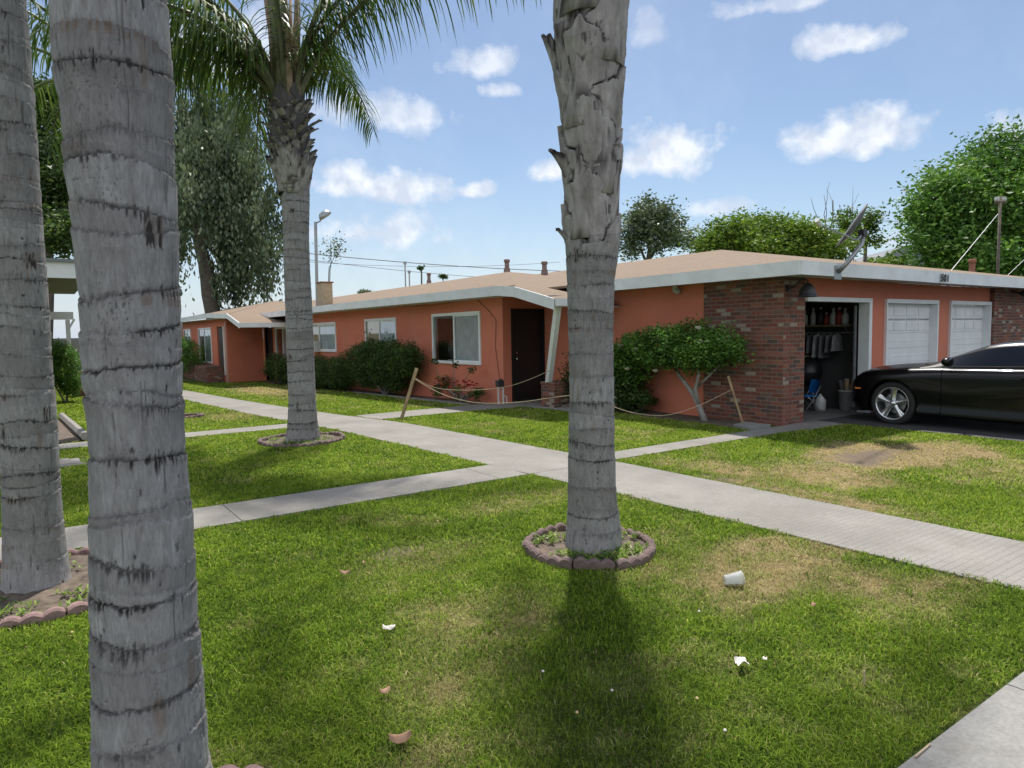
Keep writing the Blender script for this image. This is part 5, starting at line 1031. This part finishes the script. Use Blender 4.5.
# wheel
def wheel(xw, s_):
    rt = .355; T = Matrix.Translation((xw, s_*.93, rt)) @ (Matrix.Identity(4) if s_ > 0 else Matrix.Rotation(pi, 4, 'Z'))
    b = MB(); b.lathe([(.262, -.235), (.30, -.245), (.338, -.235), (.352, -.20), (.355, -.12), (.352, -.035), (.338, -.008), (.30, .004), (.266, -.004), (.258, -.03)], n=56, axis='y'); b.xf(T); ty = cb(b, 'wheel', 'rubber', smooth=True)
    b = MB(); b.lathe([(.262, -.004), (.266, -.002), (.262, .0), (.250, -.006), (.244, -.03), (.240, -.20), (.225, -.21)], n=56, axis='y'); b.xf(T); rim = cb(b, 'rim', 'chrome', ty, True)
    b = MB(); b.lathe([(0, -.12), (.165, -.12), (.168, -.135), (0, -.14)], n=32, axis='y'); b.xf(T); cb(b, 'brake_disc', 'metal', ty); b = MB(); b.lathe([(0, -.16), (.238, -.16), (.238, -.19)], n=32, axis='y'); b.xf(T); cb(b, 'wheel_back', 'trim', ty)
    for k in range(5):
        a = k*2*pi/5 + .35; b = MB(); ns = 9
        for i in range(ns+1):
            t_ = i/ns; r_ = .03+.222*t_; w = .046-.010*sin(t_*pi)+.026*t_**2; dep_ = -.012-.028*sin(t_*pi*.5+.3)+.022*t_
            for (u, dd) in ((-w, -.03), (-w*.75, 0), (0, .006), (w*.75, 0), (w, -.03)): b.v.append((r_*cos(a)-u*sin(a), dep_+dd, r_*sin(a)+u*cos(a)))
        b.f = [(i*5+j, i*5+j+1, i*5+j+6, i*5+j+5) for i in range(ns) for j in range(4)]; b.xf(T); cb(b, 'spoke', 'chrome', ty, True)
    b = MB(); b.lathe([(0, .002), (.028, .0), (.040, -.01), (.062, -.025), (.062, -.05)], n=24, axis='y'); b.xf(T); cb(b, 'hub_cap', 'chrome', ty, True)
for xw in (0, -WB):
    for s_ in (1, -1): wheel(xw, s_)

# ------------------------------------------------------------------ vegetation
def foliage(parent, blobs, n, size, mat, seed, shell=.55, name='crown', droop=0, clump=.35, aspect=.45, nclump=None):
    """leaf faces gathered in clumps through the volume of some ellipsoids ((centre), (radii))"""
    g = np.random.default_rng(seed); vol = np.array([b_[1][0]*b_[1][1]*b_[1][2] for b_ in blobs])**.75; pr_ = vol/vol.sum()
    nc = nclump or max(30, n//45); bi = g.choice(len(blobs), nc, p=pr_); C_ = np.array([b_[0] for b_ in blobs])[bi]; Rr = np.array([b_[1] for b_ in blobs])[bi]
    d = g.normal(0, 1, (nc, 3)); d /= np.linalg.norm(d, axis=1)[:, None]; rad = g.uniform(shell**2, 1.0, nc)**.5*g.uniform(.86, 1.12, nc); P = C_ + d*Rr*rad[:, None]
    cr_ = clump*g.uniform(.55, 1.5, nc); ctone = g.normal(0, .20, nc); ci = g.choice(nc, n, p=(cr_**2)/(cr_**2).sum()); q = np.clip(g.normal(0, .55, (n, 3)), -1.15, 1.15)*cr_[ci][:, None]; q[:, 2] *= .7
    L = P[ci] + q
    if droop: L[:, 2] -= np.abs(g.exponential(droop, n)); L[:, :2] = L[:, :2]*.0 + (P[ci]+q*np.array([.45, .45, 1]))[:, :2]
    ax = g.normal(0, 1, (n, 3)); 
    if droop: ax = ax*.35 + np.array([0, 0, -1.])
    else: ax[:, 2] = ax[:, 2]*.5 - .15
    ax /= np.linalg.norm(ax, axis=1)[:, None]; t = np.cross(ax, g.normal(0, 1, (n, 3))); t /= np.linalg.norm(t, axis=1)[:, None]; s = size*g.uniform(.6, 1.4, n)[:, None]
    nrm = np.cross(ax, t)
    V = np.empty((n, 4, 3)); V[:, 0] = L-ax*s*.5; V[:, 1] = L+t*s*aspect*.5+nrm*s*.08; V[:, 2] = L+ax*s*.5; V[:, 3] = L-t*s*aspect*.5+nrm*s*.08
    i = np.arange(n)*4; F = np.stack([i, i+1, i+2, i+3], 1); rn = np.clip(.42+ctone[ci]+g.normal(0, .17, n), 0, 1)
    return npmesh(name, V.reshape(-1, 3), F, M[mat], parent, dict(rnd=np.repeat(rn, 4)))
def limbs(parent, base, forks, r0, seed, mat='treebark', name='trunk'):
    b = MB(); g = random.Random(seed)
    for pts, ra, rb in forks:
        pts = [Vector(p) for p in pts]; out_ = [pts[0]]
        for a, c in zip(pts[:-1], pts[1:]):
            for k in range(1, 5): w = (a.lerp(c, k/4)); j = (c-a).length*.03; out_.append(w+Vector((g.uniform(-j, j), g.uniform(-j, j), 0)) if k < 4 else w)
        n = len(out_); b.tube(out_, [ra+(rb-ra)*(k/(n-1))**.8 for k in range(n)], 9)
    return b.build(name, M[mat], parent, smooth=True)
def blobs_px(lst, depth):
    """(px, py, half-width px, half-height px, depth offset) -> ellipsoids with real size at their real distance"""
    out_ = []
    for (x, y, a, c, dd) in lst: D = depth+dd; p = at(x, y, D); out_.append((tuple(p), (a/FPX*D, a/FPX*D, c/FPX*D)))
    return out_
def tree_px(name, label, cat, depth, basepx, lst, n, size, mat, seed, trunk, r0, grp=None, **k):
    q = at(basepx, 330, depth); t = thing(name, (q.x, q.y, gz(q.y)), label, cat, grp)
    bl = blobs_px(lst, depth); base = Vector((q.x, q.y, -.6))
    limbs(t, base, [([base, at(*p0, depth), at(*p1, depth+dd)], ra, rb) for (p0, p1, dd, ra, rb) in trunk], r0, seed, k.pop('bark', 'treebark'))
    foliage(t, bl, n, size, mat, seed, **k); return t
G_ = 'trees beyond the buildings'
tree_px('drooping_tree', 'tall grey green weeping tree behind the far end of the building, trunk leaning left', 'tree', 42, 224,
        [(222,150,46,40,0),(190,160,34,40,2),(250,185,30,44,-1),(200,195,24,30,-3),(238,225,36,36,1),(266,255,16,34,-2),(205,120,40,40,3),(283,205,12,34,0),(180,235,10,30,2),(160,180,40,60,2),(120,160,60,60,5),(232,270,26,24,0)],
        60000, .30, 'leafGrey', 31, [((206, 268), (190, 190), 0, .62, .22), ((200, 240), (235, 180), 0, .4, .12), ((204, 250), (215, 130), 1, .4, .1)], .7, G_, droop=.75, clump=.95, shell=.15, nclump=420)
tree_px('dark_tree', 'dark leafy tree seen in the gap between the two left palm trunks', 'tree', 34, 45, [(50,190,30,50,0),(70,220,24,34,2),(30,150,34,40,1),(60,232,24,22,-2),(45,110,26,30,1)], 24000, .24, 'leafDark', 32, [((48, 250), (55, 180), 0, .4, .12)], .4, G_, clump=.6, shell=.2)
tree_px('bare_tree', 'thin half bare pale tree behind the far roof next to the weeping tree', 'tree', 46, 326, [(333,252,10,9,0),(337,243,6,7,0)], 260, .2, 'leafGrey', 33, [((330, 270), (331, 240), 0, .05, .015), ((329, 268), (340, 245), 0, .04, .012)], .2, G_, clump=.5, shell=.1)
tree_px('grey_tree', 'silvery grey green tree behind the roof just right of the centre palm', 'tree', 52, 655, [(650,228,24,26,0),(672,232,16,18,2),(634,240,16,22,0),(690,243,12,9,0),(640,212,14,14,1),(664,214,12,10,0)], 8500, .30, 'leafGrey', 34, [((648, 262), (650, 215), 0, .35, .08), ((650, 258), (672, 225), 0, .25, .06), ((646, 262), (632, 230), 0, .2, .05)], .4, G_, clump=.7, shell=.2)
tree_px('bushy_tree', 'bright green bushy tree behind the ridge of the garage roof', 'tree', 36, 775, [(730,238,24,18,0),(765,236,28,20,1),(800,240,30,18,0),(835,248,22,14,0),(715,246,18,12,0),(750,225,16,9,2),(745,250,40,14,0),(795,256,34,12,0)], 30000, .22, 'leafBright', 35, [((770, 270), (765, 235), 0, .3, .1)], .3, G_, clump=.55, shell=.4)
t = tree_px('sparse_tree', 'sparse tree with bare upper twigs behind the satellite dish', 'tree', 40, 845, [(848,222,12,14,0),(870,222,10,12,0),(862,240,12,10,0),(845,238,8,10,1),(875,238,7,8,0)], 2600, .22, 'leafBright', 36,
        [((846, 262), (848, 205), 0, .10, .02), ((850, 262), (872, 215), 0, .09, .015), ((832, 262), (833, 200), 0, .08, .025), ((824, 262), (824, 195), 0, .07, .012), ((824, 240), (811, 198), 0, .05, .01), ((824, 215), (830, 182), 0, .035, .008), ((833, 225), (841, 205), 0, .03, .006), ((853, 230), (853, 186), 0, .04, .006), ((870, 225), (884, 212), 0, .035, .006), ((853, 205), (859, 193), 0, .02, .005), ((832, 200), (826, 188), 0, .02, .004)], .3, G_, clump=.35, shell=.1)
tree_px('broad_tree', 'big dense bright green tree at the right edge behind the garages', 'tree', 38, 985, [(985,205,60,42,0),(1010,175,44,36,1),(945,222,38,34,-1),(1040,190,60,50,2),(965,175,26,22,0),(938,254,22,16,-2),(1000,255,70,26,-2),(930,232,16,18,0),(1070,230,70,50,2),(955,198,30,24,-2),(1000,150,26,14,1)], 80000, .27, 'leafGreen', 37, [((985, 270), (980, 200), 0, .6, .15), ((990, 262), (1030, 190), 0, .4, .1)], .6, G_, clump=1.0, shell=.45, nclump=640)
for (x, y, a, c, D, sd, lb) in [(443,276,4,1.6,140,1,'small dark treetop far away above the roof left of the two vent pipes'),(365,293,6,2.5,90,2,'faint pale treetop peeking over the far roof right of the light pole'),(885,262,26,8,60,3,'low green tree under the grey roof beyond the garages')]:
    tree_px('distant_tree', lb, 'tree', D, x, [(x, y, a, c, 0), (x+a*.6, y+1, a*.5, c*.7, 0)], 1200, .3, 'leafDark' if sd == 1 else 'leafGrey' if sd == 2 else 'leafBright', 50+sd, [((x, y+12), (x, y), 0, .2, .08)], .3, G_, clump=.35, shell=.1)
# two thin fan palms far off
for (x, y, D, lb) in [(420.5, 268, 130, 'tiny far fan palm above the roof, left of the rust coloured vent')]:
    p = at(x, y, D); t = thing('fan_palm', (p.x, p.y, 0), lb, 'palm tree', 'fan palms far away'); b = MB(); b.tube([(p.x, p.y, 0), (p.x+.2, p.y, p.z)], [.22, .14], 8); b.build('trunk', M['treebark'], t); foliage(t, [(tuple(p), (.5, .5, .35))], 160, .5, 'leafDark', 61, shell=.3, clump=.3)
# shrubs against the building
def shrub(name, label, cat, base, bl, n, size, mat, seed, stems=5, grp=None, sm='greybark', **k):
    t = thing(name, base, label, cat, grp); g = random.Random(seed); b = MB()
    for i in range(stems):
        tgt = Vector(g.choice(bl)[0]); s0 = Vector(base)+Vector((g.uniform(-.08, .08), g.uniform(-.1, .1), -.03)); mid = s0.lerp(tgt, .5)+Vector((g.uniform(-.1, .1), g.uniform(-.12, .12), .05)); b.tube([s0, mid, tgt], [.03, .02, .008], 6)
    b.build('stems', M[sm], t, smooth=True); foliage(t, bl, n, size, mat, seed, name='leaves', **k); return t
def bp(y, z, ry_, rz, x, rx_=.4): return ((x, y, z), (rx_, ry_, rz))
shrub('hedge_bush', 'large clipped dark green bush below the second window, spreading over the wall', 'bush', (8.3, 18.2, gz(18)), [bp(16.75,1.0,.7,.36,8.25,.38), bp(17.7,1.05,.9,.42,8.25,.45), bp(18.7,1.05,.9,.42,8.2,.45), bp(19.7,.85,.8,.45,8.15,.42), bp(17.1,.68,.7,.3,8.3,.34), bp(18.0,.6,.9,.4,8.25,.42), bp(19.0,.5,.8,.45,8.2,.42), bp(20.6,.5,.7,.5,8.1,.4), bp(17.6,.25,.5,.25,8.3,.3)], 52000, .052, 'leafDark', 71, 9, clump=.13, shell=.6)
shrub('hedge_bush', 'rounded dark green bush directly right of the crowned palm trunk, under the window', 'bush', (8.3, 23.0, gz(23)), [bp(22.4,.38,.9,.55,8.25,.5), bp(24.0,.38,1.0,.55,8.25,.5), bp(21.6,.3,.6,.45,8.2,.4), bp(23.2,.1,1.4,.4,8.25,.5)], 24000, .055, 'leafDark', 72, 5, clump=.14, shell=.6)
shrub('hedge_bush', 'rounded dark green bush just left of the crowned palm trunk by the second doorway', 'bush', (8.3, 28.4, gz(28.4)), [bp(28.6,.3,.9,.62,8.25,.5), bp(27.2,.25,.8,.6,8.25,.5)], 12000, .06, 'leafDark', 73, 5, clump=.15, shell=.6)
shrub('tall_plant', 'spindly dark stalked plant sticking up above the large clipped bush', 'plant', (8.5, 19.8, .2), [bp(19.9,1.5,.18,.35,8.55,.15), bp(20.1,1.2,.25,.2,8.5,.2)], 420, .07, 'leafDark', 74, 6, clump=.1, shell=.1)
shrub('porch_hedge', 'tall squarish hedge beside the farthest doorway, bright on its left side', 'hedge', (6.6, 39.0, gz(39)), [((6.3, 37.2, .75), (.6, 1.4, .95)), ((6.3, 40.0, .75), (.6, 1.4, .95)), ((6.0, 42.2, .5), (.5, .9, .8))], 16000, .085, 'leafGreen', 75, 5, clump=.22, shell=.55)
# small tree-like shrub at the garage side wall
t = thing('ornamental_shrub', (9.58, 7.8, 0), 'bushy green shrub on pale crooked stems against the brick and salmon corner', 'shrub')
b = MB(); b.tube([(9.58,8.35,-.03),(9.60,8.5,.25),(9.55,8.62,.5),(9.58,8.95,.8),(9.55,9.05,1.05)], [.06,.05,.04,.032,.02], 9); b.tube([(9.60,8.5,.25),(9.52,8.52,.55),(9.5,8.42,.85),(9.5,8.5,1.1)], [.04,.033,.026,.015], 8); b.tube([(9.55,8.62,.5),(9.62,8.3,.8),(9.6,8.0,1.05)], [.028,.02,.012], 7); b.xf(Matrix.Translation((0, -.55, 0))); b.build('stems', M['greybark'], t, smooth=True)
foliage(t, [bp(7.45,1.28,.5,.30,9.5,.36), bp(8.05,1.40,.6,.33,9.45,.42), bp(8.8,1.38,.6,.30,9.45,.42), bp(9.5,1.24,.5,.27,9.5,.36), bp(7.9,1.10,.6,.22,9.5,.36), bp(8.7,1.08,.5,.2,9.5,.4), bp(10.0,1.0,.4,.25,9.5,.36), bp(9.5,.85,.4,.22,9.5,.36)], 26000, .060, 'leafGreen', 76, name='leaves', clump=.13, shell=.45)
t = shrub('rose_bush', 'loose dark leaved rose bush with a few white blooms beside the centre palm trunk', 'bush', (9.55, 10.2, 0), [bp(10.0,.85,.6,.40,9.5,.36), bp(10.7,.75,.6,.45,9.45,.36), bp(11.1,.45,.4,.4,9.45,.3), bp(10.1,.5,.5,.45,9.5,.3), bp(9.6,.5,.4,.35,9.5,.3)], 16000, .06, 'leafDark', 77, 7, clump=.14, shell=.3)
g = random.Random(6)
def bloom(t, p, r, mat):
    b = MB()
    for k in range(9):
        a = k*2.4; el = .2+.12*k; c = Vector(p)+Vector((cos(a)*r*.4*cos(el), sin(a)*r*.4*cos(el), r*.3*sin(el))); i = len(b.v); d1 = Vector((cos(a), sin(a), .8))*r*.5; d2 = Vector((-sin(a), cos(a), 0))*r*.42
        b.v += [tuple(c-d1*.4), tuple(c+d2), tuple(c+d1), tuple(c-d2)]; b.f.append((i, i+1, i+2, i+3))
    b.build('flower', M[mat], t)
for (px_, py_) in [(620.5, 347), (632.5, 345), (636, 350), (627, 370), (655, 372), (615, 399), (700, 343), (633, 352), (698, 329)]:
    d = ray(px_, py_); tt = 9.2/d.x; p = Vector((0, 0, CAMH))+d*tt; bloom(t, p, .085, 'petal')
shrub('spiky_plant', 'dark strappy plant on the ground between the rose bush and the shrub', 'plant', (9.6, 9.5, 0), [bp(9.5,.22,.4,.22,9.55,.3)], 1500, .14, 'leafDark', 78, 4, clump=.1, shell=.1, aspect=.14)
t = shrub('flowering_plant', 'straggly red flowered plant below the largest window', 'plant', (8.5, 14.3, 0), [bp(13.7,.16,.4,.16,8.5,.2), bp(14.4,.22,.4,.2,8.5,.2), bp(15.2,.3,.4,.3,8.5,.2)], 1500, .06, 'leafDark', 79, 9, clump=.1, shell=.1, sm='twig')
for k in range(26): bloom(t, (8.42+g.uniform(-.1, .1), 13.5+g.random()*2.0, g.uniform(.2, .48)), .06, 'petalRed')
for (y0, dy, h) in [(15.3, .2, .95), (14.6, -.1, .9), (14.2, -.5, .8)]:
    b = MB(); b.tube([(8.5, y0, 0), (8.45, y0+dy*.3, h*.6), (8.45, y0+dy, h)], [.012, .009, .004], 5); b.build('stalk', M['twig'], t); foliage(t, [((8.45, y0+dy, h-.05), (.07, .10, .09))], 90, .06, 'leafDark', int(y0*10), name='leaves', shell=.1, clump=.05)
# low leaf litter / stones along the bed
# left neighbour: patio roof, hedge, brick wall
nt = thing('neighbour_house', (-2, 22, -.2), 'neighbouring low house with pale fascia seen in the gap between the two left trunks', 'building')
b = MB(); b.box(-9, -.9, 19.5, 34, -.3, 2.5); b.build('wall', M['stucco'], nt)
p = at(64, 278, 17); q = at(64, 262, 17); b = MB(); b.box(-9.6, p.x+.75, p.y, p.y+.06, p.z, q.z); b.build('fascia', M['fascia'], nt); b = MB(); b.box(-9.7, p.x+.85, p.y-.08, p.y+14, q.z, q.z+.07); b.build('roof', M['greyroof'], nt)
p2 = at(60, 319, 25); b = MB(); b.box(-2.5, p2.x+.42, p2.y, p2.y+.14, p2.z-.02, p2.z+.26); b.build('patio_beam', M['white'], nt); b = MB(); b.box(p2.x+.16, p2.x+.30, p2.y+.005, p2.y+.115, -.2, p2.z-.03); b.build('patio_post', M['white'], nt)
b = MB(); b.tube([(p2.x+.18, p2.y+.06, p2.z-.5), (p2.x+.45, p2.y+.06, p2.z)], .04, 6); b.build('brace', M['white'], nt)
p = at(64, 367, 20.5); shrub('hedge_bush', 'squarish bright topped hedge in the gap between the two left palm trunks', 'hedge', (p.x, p.y, gz(p.y)), [(tuple(p), (.40, .7, .72)), (tuple(p+Vector((.1, 0, -.35))), (.36, .6, .5)), (tuple(p+Vector((-.1, 0, .3))), (.42, .65, .5)), (tuple(p+Vector((-.5, 0, 0))), (.4, .7, .7))], 26000, .055, 'leafGreen', 81, 4, clump=.13, shell=.6)
p = at(78, 385, 23); b = MB(); b.box(p.x-.15, p.x+1.2, p.y, p.y+.2, -.4, .55); o = b.build('brick_wall', M['brick']); tag(o, 'short low brick wall behind the hedge in the gap between the left trunks', 'wall')
b = MB(); p = at(70, 330, 44); b.box(p.x-14, p.x+6.5, p.y, p.y+.2, -.6, 1.75); o = b.build('block_wall', M['walk']); tag(o, 'long tan block wall closing off the far end of the grounds', 'wall')
# far roof, utility poles and wires
nt = thing('distant_house', (48, 30, 0), 'distant house with a dark grey pitched roof beyond the garages', 'building'); a = at(865, 266, 62); c = at(903, 246, 62); e = at(925, 270, 62)
b = MB(); b.v = [tuple(a), tuple(c), tuple(c+Vector((8, -6, 0))), tuple(a+Vector((8, -6, 0))), tuple(a+Vector((6, 8, -.1))), tuple(c+Vector((6, 8, -2)))]; b.v = [(a.x, a.y, a.z), (c.x, c.y, c.z), (c.x+9, c.y-6.3, c.z), (e.x+9, e.y-6.3, a.z), (a.x+3, a.y+9, a.z), (c.x+10, c.y+2, a.z)]
b.f = [(0, 1, 2, 3), (0, 4, 1), (1, 4, 5, 2)]; b.build('roof', M['greyroof'], nt); b = MB(); b.box(a.x+1, a.x+8, a.y-3, a.y+4, -.5, a.z-.2); b.build('wall', M['ofw'], nt)
def upole(px_, pyt, D, r_, label, cross):
    p = at(px_, pyt, D); t = thing('utility_pole', (p.x, p.y, 0), label, 'utility pole'); b = MB(); b.tube([(p.x, p.y, -.4), p], [r_*1.25, r_], 10); b.build('pole', M['treebark'], t, smooth=True)
    for (dz, w) in cross:
        d = Vector((_r0.x, _r0.y, 0)).normalized(); q = p+Vector((0, 0, dz)); b = MB(); b.tube([q-d*w, q+d*w], .07, 4); b.build('crossarm', M['treebark'], t)
        for s_ in (-.85, -.4, .4, .85): b = MB(); b.lathe([(.03, 0), (.06, .06), (.04, .16), (0, .17)], tuple(q+d*w*s_+Vector((0, 0, .05))), 8); b.build('insulator', M['ofw'], t)
    return p
u1 = upole(1000.5, 196, 27, .055, 'brown wooden utility pole in front of the big tree at the right edge', [(-.25, .22)]); u2 = upole(866, 217, 58, .14, 'distant utility pole with a crossarm right of the satellite dish', [(-.1, .85)])
def wire(a, c, sag, label, r_=.012, n=20, grp='overhead wires'):
    a = Vector(a); c = Vector(c); b = MB(); b.tube([a.lerp(c, k/n)-Vector((0, 0, sag*4*(k/n)*(1-k/n))) for k in range(n+1)], r_, 4); tag(b.build('overhead_wire', M['wire']), label, 'wire', grp)
wire(at(240, 246, 44), at(660, 272, 60), .5, 'upper overhead wire above the far roof left of the centre palm', .026); wire(at(240, 250, 44), at(660, 281, 58), .7, 'lower overhead wire above the far roof left of the centre palm', .016)
wire(at(240, 256, 44), at(560, 262, 52), .5, 'faint middle overhead wire crossing behind the light pole', .012)
b = MB(); b.tube([at(950, 272, 24), at(998, 214, 26.8)], .010, 6); tag(b.build('guy_wire', M['metal']), 'pale guy wire slanting up to the wooden pole on the right', 'wire'); b = MB(); b.tube([at(1005, 278, 24), at(1045, 240, 26)], .010, 6); tag(b.build('guy_wire', M['metal']), 'pale slanting wire in the last stretch of roof at the right edge', 'wire')
wire(u2+Vector((.8, 0, 0)), at(1060, 228, 90), .6, 'thin wire running right from the distant crossarm', .02)

# ------------------------------------------------------------------ stakes and ropes
def stake(base, top, w, label):
    t = Vector(top); s_ = Vector(base); b = MB(); b.tube([s_-Vector((0, 0, .06)), t], [w*.9, w], 4); o = b.build('wooden_stake', M['wood']); tag(o, label, 'stake', 'stakes holding the rope'); return t
s1 = Vector((5.68, 11.85, 0)); d = ray(417, 368); t1 = Vector((0, 0, CAMH))+d*(11.75/d.y); stake(s1, t1, .040, 'leaning wooden stake beside the path junction left of the centre palm')
s2 = Vector((9.66, 7.05, 0)); d = ray(728, 376); t2 = Vector((0, 0, CAMH))+d*(9.40/d.x); stake(s2, t2, .026, 'thin leaning wooden stake in front of the brick corner')
def rope_px(pix, a, c, label):   # pix: (px, py) points, set in the vertical plane through a and c
    nrm = (c-a).cross(Vector((0, 0, 1))); pts = []
    for x, y in pix: d = ray(x, y); t_ = (a-Vector((0, 0, CAMH))).dot(nrm)/d.dot(nrm); pts.append(Vector((0, 0, CAMH))+d*t_)
    q = []
    for k in range(len(pts)-1):
        p0, p1, p2, p3 = pts[max(k-1, 0)], pts[k], pts[k+1], pts[min(k+2, len(pts)-1)]
        for u in np.linspace(0, 1, 7)[:-1]: q.append(.5*((2*p1)+(p2-p0)*u+(2*p0-5*p1+4*p2-p3)*u*u+(-p0+3*p1-3*p2+p3)*u**3))
    q.append(pts[-1]); q = [Vector((v.x, v.y, max(v.z, .045))) for v in q]; b = MB(); b.tube(q, .0065, 6); tag(b.build('rope', M['rope'], smooth=True), label, 'rope', 'ropes strung between the stakes')
rope_px([(415, 378), (430, 386), (447, 389.5), (475, 390), (505, 387), (528, 380), (551, 370)], s1, Vector((8.8, 11.0, 0)), 'upper rope from the left stake across the dark door to the white post')
rope_px([(415, 379), (430, 388), (450, 397), (480, 403), (520, 402), (565, 396), (590, 396), (617, 408), (640, 414), (668, 415), (700, 405), (731, 390)], s1, Vector((9.55, 7.3, 0)), 'long sagging rope passing behind the centre palm to the stake at the brick corner')

# ------------------------------------------------------------------ litter on the lawn
def gp(px_, py_, z=.0): d = ray(px_, py_); t_ = (z-CAMH)/d.z; return Vector((0, 0, CAMH))+d*t_
cp = gp(733, 579, .05); t = thing('plastic_cup', cp, 'clear plastic cup lying on its side on the dry grass', 'cup'); b = MB(); b.lathe([(0, 0), (.026, 0), (.030, .002), (.041, .11), (.044, .112), (.042, .115), (.039, .11), (.028, .006), (0, .004)], n=28)
b.xf(Matrix.Translation(cp) @ Matrix.Rotation(-.5, 4, 'Z') @ Matrix.Rotation(radians(84), 4, 'Y') @ Matrix.Translation((0, 0, -.055))); b.build('cup', M['clear'], t, smooth=True)
def scrap(px_, py_, w, l, mat, label, cat, name, seed, arch=.5, grp=None, rot=None):
    g = random.Random(seed); p = gp(px_, py_, .05); n = 8; b = MB(); ro = g.uniform(0, 6.28) if rot is None else rot
    for th_ in (0, -.0015):
        for i in range(n+1):
            for j in range(n+1):
                u = i/n*2-1; v = j/n*2-1; wv = w*(1-.75*abs(u)**2.2) if mat == 'dryleaf' else w
                x = u*l/2; y = v*wv/2; z = -abs(v)**1.5*arch*w*.5 + arch*w*.25 + g.uniform(-.0015, .0015) + .15*l*u*u + th_ + (.1*w*sin(u*5+v*3) if mat == 'paper' else 0)
                b.v.append((p.x+x*cos(ro)-y*sin(ro), p.y+x*sin(ro)+y*cos(ro), p.z+z))
    NN = (n+1)**2
    for i in range(n):
        for j in range(n): a = i*(n+1)+j; b.f += [(a, a+1, a+n+2, a+n+1), (NN+a, NN+a+n+1, NN+a+n+2, NN+a+1)]
    tag(b.build(name, M[mat], smooth=True), label, cat, grp)
scrap(400, 737, .045, .085, 'dryleaf', 'curled brown leaf on the grass near the bottom edge of the photo', 'leaf', 'fallen_leaf', 1, 1.0, rot=.3-HEAD); scrap(385, 690, .03, .05, 'dryleaf', 'small brown leaf above the larger curled leaf near the bottom', 'leaf', 'fallen_leaf', 2, .8, rot=0)
scrap(345, 572, .03, .07, 'dryleaf', 'pale brown leaf on the green grass left of the centre palm border', 'leaf', 'fallen_leaf', 3, .8, rot=-.7); scrap(364, 562, .02, .04, 'dryleaf', 'tiny brown leaf just right of the pale leaf in the left lawn', 'leaf', 'fallen_leaf', 4, .8)
scrap(389, 627, .03, .065, 'paper', 'small whitish scrap of litter on the dry patch of grass', 'litter', 'paper_scrap', 5, .8, rot=-.5); scrap(742, 662, .055, .06, 'paper', 'crumpled pale paper scrap on the lawn below the plastic cup', 'litter', 'paper_scrap', 6, .45, rot=1.0)
scrap(765, 658, .02, .02, 'paper', 'tiny pale crumb right of the crumpled paper scrap', 'litter', 'paper_scrap', 7, .5); scrap(814, 604, .03, .03, 'dkp' if False else 'dryleaf', 'small dark leaf at the edge of the dry grass right of the cup', 'leaf', 'fallen_leaf', 8, .8)
p = gp(864, 687, .01); b = MB(); b.box(p.x-.005, p.x+.005, p.y-.003, p.y+.003, .0, .085); tag(b.build('wooden_stick', M['paleWood'], bevel=.001), 'short pale wooden stick standing upright in the lawn', 'stick')
b = MB(); pa, pb = gp(915, 757, .035), gp(930, 744, .035); b.tube([pa, pb], .004, 6); tag(b.build('twig', M['paleWood']), 'thin yellowish twig on the edge of the sidewalk', 'twig')
for k, (x, y) in enumerate([(72, 632), (577, 712), (697, 698), (543, 671), (699, 611), (725, 730), (612, 690)]):
    p = gp(x, y, .055); b = MB(); b.lathe([(0, -.006), (.006, -.003), (.007, 0), (.004, .004), (0, .005)], tuple(p), 9); fl = b.build('flower_head', M['shade'] if k in (0, 1, 2) else M['paper']); tag(fl, 'tiny yellow weed flower in the lawn' if k < 3 else 'tiny white weed flower in the lawn', 'flower', 'yellow weed flowers in the lawn' if k < 3 else 'white weed flowers in the lawn')
    b = MB(); b.tube([(p.x, p.y, 0), (p.x, p.y, p.z-.008)], .0012, 5); b.build('stem', M['leafGreen'], fl)
p = gp(80, 462, .0); b = MB(); b.box(p.x-.5, p.x, p.y-.25, p.y+.2, 0, .03); tag(b.build('stepping_stone', M['path'], bevel=.01), 'flat pale stepping stone at the edge of the lawn between the two left trunks', 'paving stone')
